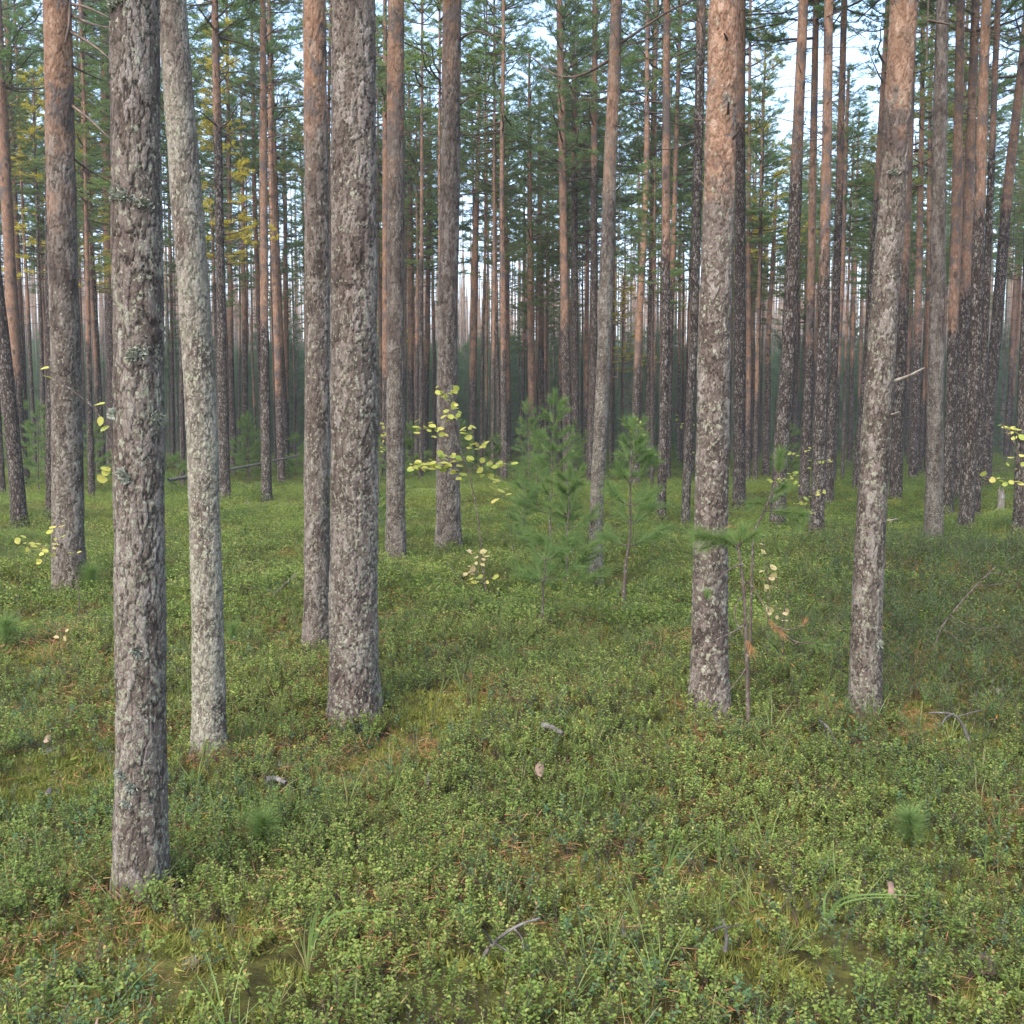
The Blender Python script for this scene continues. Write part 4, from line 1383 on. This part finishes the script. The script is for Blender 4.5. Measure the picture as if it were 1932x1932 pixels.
limb('orange_495', [([(496, 75), (512, 60), (530, 48)], -.4, 1), ([(497, 165), (520, 158), (550, 160), (572, 176)], -.8, .8), ([(497, 210), (520, 196), (545, 190), (575, 200)], .8, .8), ([(498, 262), (525, 254), (560, 258), (572, 280)], .6, .8), ([(498, 285), (520, 285), (535, 300)], -.4, .7), ([(497, 170), (470, 160), (430, 165)], -.5, .7), ([(498, 235), (470, 250), (440, 275)], .5, .7)], .02)
limb('left_orange', [([(133, 60), (160, 75), (185, 92), (208, 112)], -1.0, 1), ([(134, 8), (160, 12), (190, 25), (206, 33)], -.8, .9), ([(134, 28), (170, 45), (205, 52)], -.4, .9), ([(136, 125), (165, 140), (200, 155)], .6, .7), ([(137, 200), (170, 225), (208, 262)], -.8, .9), ([(140, 300), (165, 320), (210, 345)], .5, .7), ([(132, 0), (130, 50), (122, 82)], -.25, 1)], .017)
limb('lean_1310', [([(1312, 265), (1290, 275), (1265, 282), (1240, 281)], -.6, .9), ([(1311, 300), (1290, 318), (1275, 340)], .5, .7), ([(1316, 130), (1340, 120), (1350, 80)], -.8, .8), ([(1309, 330), (1325, 345), (1340, 362)], -.8, .8)], .018)

# broken snag and fallen wood
base = G(1888, 958)
root = thing('tree_stump', 'pale broken stump in front of the crowded right hand trunks', 'tree stump', base)
m = base[1] / FL
b = MB()
zz = np.linspace(-.05, 34 * m, 8)
b.tube(np.stack([zz * .04, zz * 0, zz], -1), np.array([7.5, 7, 6.5, 6.5, 6, 6, 5, 2.5]) * m, 11)
for k in range(6):
    a = k * 1.05
    b.tube([[math.cos(a) * 4 * m, math.sin(a) * 4 * m, 26 * m], [math.cos(a) * 4 * m, math.sin(a) * 4 * m, (33 + 6 * (k % 3)) * m]], [2.2 * m, .4 * m], 4)
link('trunk', b.mesh('trunk', PALE, True), root)


def stick(px, r0, label, mat=DEAD, lift=None, name='fallen_branch', cover=.09, cat='fallen branch'):
    pts = np.array([G(x, y, cover) + [0, 0, cover] for x, y in px])
    if lift: pts[:, 2] += np.array(lift)
    base = pts[0].copy()
    b = MB()
    b.tube(smooth_path(pts - base, 12), np.linspace(r0, r0 * .5, 12), 6)
    o = link(name, b.mesh(name, mat, True), loc=base)
    tag(o, label, cat, 'fallen branches on the floor')


def lifted(px, Y, r0, label, mat=DEAD, subs=(), r1=.4):
    p = smooth_path(twig_pts(px, Y), 14)
    base = p[0].copy()
    b = MB()
    b.tube(p - base, np.linspace(r0, r0 * r1, len(p)), 6)
    for s in subs:
        q = smooth_path(twig_pts(s, Y, -.1), 10)
        b.tube(q - base, np.linspace(r0 * .45, r0 * .2, len(q)), 5)
    o = link('fallen_branch', b.mesh('fallen_branch', mat, True), loc=base)
    tag(o, label, 'fallen branch', 'fallen branches on the floor')


pa, pb = G(300, 918), G(565, 895)
Yl = 27.0
a0, a1 = P(318, 906, 24.5), P(562, 860, 30)
b = MB()
b.tube(smooth_path(np.array([[0, 0, 0], (a1 - a0) * .5 + [0, 0, -.03], a1 - a0]), 10), np.linspace(.042, .028, 10), 8)
o = link('fallen_log', b.mesh('fallen_log', DEAD, True), loc=a0)
tag(o, 'long thin grey fallen pole lying across behind the slim grey pine', 'fallen log')
lifted([(1582, 1425), (1574, 1395), (1562, 1372), (1545, 1358)], 4.75, .012, 'grey bent branch end rising left of the leaning trunk base', DEAD, [[(1562, 1410), (1558, 1380), (1552, 1362)]])
lifted([(1558, 1425), (1535, 1410), (1515, 1400), (1500, 1388)], 4.75, .007, 'thin pale stick lying left of the grey bent branch end', PALE)
lifted([(1845, 1455), (1838, 1425), (1822, 1380), (1808, 1352), (1790, 1344), (1752, 1345)], 4.9, .010, 'curved grey branch arching over the shrubs at right', DEAD, [[(1800, 1347), (1785, 1352), (1776, 1368)], [(1808, 1352), (1830, 1345), (1860, 1338)]])
lifted([(1752, 1290), (1760, 1230), (1775, 1180), (1810, 1140), (1850, 1095), (1878, 1070)], 6.6, .008, 'thin lichen spotted bare sapling stem leaning right at right', STEM, [[(1775, 1180), (1810, 1210), (1850, 1232)], [(1840, 1105), (1880, 1105), (1930, 1090)], [(1790, 1160), (1840, 1190), (1900, 1180)], [(1850, 1095), (1870, 1080), (1905, 1085)]])
lifted([(690, 1480), (700, 1470), (706, 1455), (703, 1445)], 4.5, .011, 'short grey stick standing in the shrubs left of centre', DEAD)
lifted([(908, 1814), (920, 1790), (950, 1762), (985, 1742), (1020, 1732)], 2.72, .007, 'forked grey twig in the bottom centre foreground', DEAD, [[(928, 1780), (918, 1762), (908, 1752)], [(932, 1778), (950, 1790), (965, 1798)], [(970, 1752), (985, 1768), (988, 1790)]])
lifted([(1368, 1795), (1372, 1770), (1368, 1745), (1362, 1735)], 2.72, .006, 'small forked twig in the right foreground shrubs', DEAD, [[(1370, 1752), (1385, 1746), (1402, 1744)], [(1366, 1748), (1350, 1752), (1340, 1758)]])
lifted([(478, 966), (472, 955), (466, 945)], 20.5, .03, 'short pale stick lying before the slender orange pine', PALE)
lifted([(560, 1080), (520, 1120), (500, 1110)], 8.0, .005, 'thin dry twig right of the pale bending trunk', DEAD)
lifted([(905, 1132), (875, 1100), (850, 1070)], 9.7, .008, 'pale slanting twig under the aspen sapling', DEAD)
lifted([(80, 1880), (110, 1845), (145, 1800), (155, 1780)], 2.65, .003, 'straw coloured dry stalk in the lower left corner', DRY)
stick([(1025, 1368), (1040, 1372), (1062, 1385)], .018, 'grey weathered piece of wood in the shrubs near the centre', DEAD)
stick([(502, 1472), (520, 1468), (540, 1478)], .016, 'reddish bark covered stick behind the drooping seedling', DEAD)


def flat_piece(px, py, wpx, hpx, label, mat, name='fallen_leaf', cat='fallen leaf', lift=.07, thick=.002, lv=.5):
    c = G(px, py, .12)
    c[2] += lift
    m = c[1] / FL * .8
    g = np.random.default_rng(int(px * 3 + py))
    n = 12
    th = np.arange(n) * 2 * math.pi / n
    rr = 1 + g.normal(0, .13, n)
    V = np.stack([np.cos(th) * rr * wpx * m / 2, np.sin(th) * rr * hpx * m * .9, np.abs(np.sin(th)) * .012 + .5 * np.sin(th) * rr * hpx * m], -1)
    top = np.vstack([[[0, 0, 0]], V])
    bot = top - [0, 0, thick]
    b = MB()
    k = n + 1
    tr = [(0, i + 1, (i + 1) % n + 1) for i in range(n)] + [(k, k + (i + 1) % n + 1, k + i + 1) for i in range(n)]
    qd = [(i + 1, k + i + 1, k + (i + 1) % n + 1, (i + 1) % n + 1) for i in range(n)]
    b.add(np.vstack([top, bot]), tris=tr, quads=qd, lv=lv)
    o = link(name, b.mesh(name, mat), loc=c)
    tag(o, label, cat, 'leaves and bark flakes fallen on the floor')


flat_piece(1018, 1433, 22, 22, 'pinkish brown dead leaf standing in the shrubs at the centre', BROWNLEAF, lv=.5)
flat_piece(1686, 1658, 24, 22, 'grey brown dead leaf in the right foreground', BROWNLEAF, lv=.3)
flat_piece(1860, 1776, 56, 26, 'dark brown curled piece of bark at the lower right', BROWNLEAF, 'bark_flake', 'bark flake', .04, .008, 0)
flat_piece(88, 1378, 18, 13, 'tan dead leaf in the shrubs at the left', BROWNLEAF, lv=1)
flat_piece(177, 1912, 14, 26, 'orange brown dead leaf at the bottom left edge', BROWNLEAF, lv=.8)
flat_piece(90, 1475, 16, 10, 'grey flake of bark in the shrubs at the left', DEAD, 'bark_flake', 'bark flake')
flat_piece(808, 1450, 10, 20, 'small grey bark flake left of the centre', DEAD, 'bark_flake', 'bark flake')


def grass_tuft(px, py, blades, label):
    base = G(px, py, .03)
    Yb = base[1]
    root = thing('grass_tuft', label, 'grass tuft', base, 'grass tufts in the foreground')
    b = MB()
    for k, (pp, w, lv) in enumerate(blades):
        p = smooth_path(np.vstack([[base], twig_pts(pp, Yb, .12 * ((k % 3) - 1))]) - base, 12)
        ribbon(b, p, w, lv)
    link('blades', b.mesh('blades', GRASS), root)


grass_tuft(580, 1800, [([(590, 1740), (610, 1690), (624, 1664)], .008, .5), ([(600, 1740), (640, 1720), (690, 1714), (740, 1722)], .006, .2), ([(600, 1750), (625, 1715), (645, 1700)], .006, .6), ([(572, 1790), (576, 1740), (585, 1720)], .004, .9)], 'bright grass blades right of the nearest trunk foot')
grass_tuft(1095, 1545, [([(1098, 1510), (1108, 1480), (1118, 1455)], .006, .8), ([(1110, 1530), (1125, 1500), (1126, 1470)], .004, .5)], 'thin upright grass stalks near the centre')
grass_tuft(1255, 1660, [([(1265, 1620), (1290, 1570), (1330, 1510)], .010, .5), ([(1280, 1640), (1310, 1600), (1340, 1580)], .006, .9), ([(1250, 1640), (1290, 1600), (1312, 1585)], .006, .3), ([(1262, 1620), (1275, 1560), (1290, 1545)], .005, .5)], 'tall green and straw coloured grass right of the centre')
grass_tuft(1195, 1575, [([(1215, 1550), (1235, 1538), (1252, 1526)], .005, .85)], 'single slanting straw blade right of the centre')
grass_tuft(1560, 1735, [([(1570, 1705), (1600, 1690), (1650, 1686), (1735, 1690)], .010, .35), ([(1575, 1710), (1610, 1696), (1665, 1692), (1700, 1695)], .007, .35), ([(1552, 1700), (1568, 1670), (1590, 1655)], .008, .35)], 'long arching grass blades in the right foreground')
grass_tuft(1362, 1710, [([(1364, 1680), (1366, 1660), (1364, 1640)], .007, .3), ([(1380, 1690), (1400, 1680), (1418, 1678)], .005, .4), ([(1362, 1700), (1350, 1690), (1325, 1712)], .004, .9)], 'short upright grass blades left of the arching ones')
grass_tuft(1883, 1575, [([(1885, 1540), (1888, 1510), (1890, 1497), (1915, 1500), (1940, 1503)], .008, .5), ([(1880, 1560), (1874, 1540), (1870, 1530)], .005, .6)], 'bent grass blade near the right edge')
grass_tuft(1859, 1645, [([(1860, 1600), (1861, 1560), (1862, 1545)], .006, .4), ([(1859, 1610), (1845, 1590), (1835, 1580)], .004, .8)], 'single upright grass stalk at the right below the bent blade')
grass_tuft(55, 1905, [([(80, 1875), (130, 1858), (190, 1862)], .009, .3), ([(85, 1885), (130, 1872), (180, 1880)], .006, .5), ([(40, 1890), (90, 1872), (140, 1880)], .005, .2)], 'arching green grass blades in the lower left corner')
grass_tuft(1135, 1310, [([(1140, 1285), (1150, 1265), (1165, 1255)], .007, .3), ([(1132, 1280), (1138, 1260), (1141, 1245)], .005, .3), ([(1145, 1290), (1170, 1262), (1190, 1262)], .005, .3)], 'small grass tuft at the middle distance right of the centre')
grass_tuft(895, 1345, [([(896, 1320), (902, 1290), (906, 1275)], .006, .4), ([(890, 1330), (888, 1300), (890, 1280)], .005, .5)], 'thin grass tuft in front of the thick straight grey trunk')
grass_tuft(80, 1630, [([(95, 1610), (120, 1598), (145, 1596)], .005, .4), ([(70, 1600), (66, 1570), (70, 1550)], .004, .5)], 'sparse curved grass blades left of the nearest trunk')

# ------------------------------------------------------------------ air
b = MB()
X0, X1, Y0, Y1, Z0, Z1 = -260, 260, -30, 330, -3, 45
b.add([(X0, Y0, Z0), (X1, Y0, Z0), (X1, Y1, Z0), (X0, Y1, Z0), (X0, Y0, Z1), (X1, Y0, Z1), (X1, Y1, Z1), (X0, Y1, Z1)],
      quads=[(0, 3, 2, 1), (4, 5, 6, 7), (0, 1, 5, 4), (1, 2, 6, 5), (2, 3, 7, 6), (3, 0, 4, 7)])
t = NT('forest_air')
vol = t.n('VolumePrincipled', {'Color': (.97, .95, .96), 'Density': HAZE, 'Anisotropy': .2})
t.t.links.new(vol.outputs[0], t.out.inputs['Volume'])
tag(link('haze', b.mesh('haze', t.m)), 'thin pale air between the trunks', 'haze', kind='stuff')

# ------------------------------------------------------------------ light
W = bpy.data.worlds.new('World')
S.world = W
W.use_nodes = True
nt = W.node_tree
sky = nt.nodes.new('ShaderNodeTexSky')
sky.sky_type = 'NISHITA'
sky.sun_disc = False
SUN_EL, SUN_ROT = R(50), R(212)
sky.sun_elevation = SUN_EL
sky.sun_rotation = SUN_ROT
sky.dust_density = 2.5
sky.air_density = 1.0
sky.ozone_density = 1.0
bg = nt.nodes['Background']
bg.inputs[1].default_value = .15
nt.links.new(sky.outputs[0], bg.inputs[0])
sun = bpy.data.lights.new('sun', 'SUN')
sun.energy = .55
sun.angle = R(45)
sun.color = (1, .95, .88)
so = bpy.data.objects.new('sun', sun)
d = Vector((math.sin(SUN_ROT) * math.cos(SUN_EL), math.cos(SUN_ROT) * math.cos(SUN_EL), math.sin(SUN_EL)))
so.rotation_euler = d.to_track_quat('Z', 'Y').to_euler()
so.location = (0, 0, 30)
COL.objects.link(so)

S.view_settings.view_transform = 'Standard'
S.view_settings.look = 'None'
S.view_settings.exposure = 2.25
S.view_settings.gamma = 1
S.render.engine = 'CYCLES'
c = S.cycles
c.max_bounces = 6
c.diffuse_bounces = 4
c.glossy_bounces = 2
c.transmission_bounces = 4
c.volume_bounces = 0
c.sample_clamp_indirect = 6
c.use_denoising = True
c.denoiser = 'OPENIMAGEDENOISE'
c.denoising_input_passes = 'RGB_ALBEDO_NORMAL'
c.denoising_prefilter = 'ACCURATE'
c.use_adaptive_sampling = True
c.adaptive_threshold = .015
S.render.use_persistent_data = False
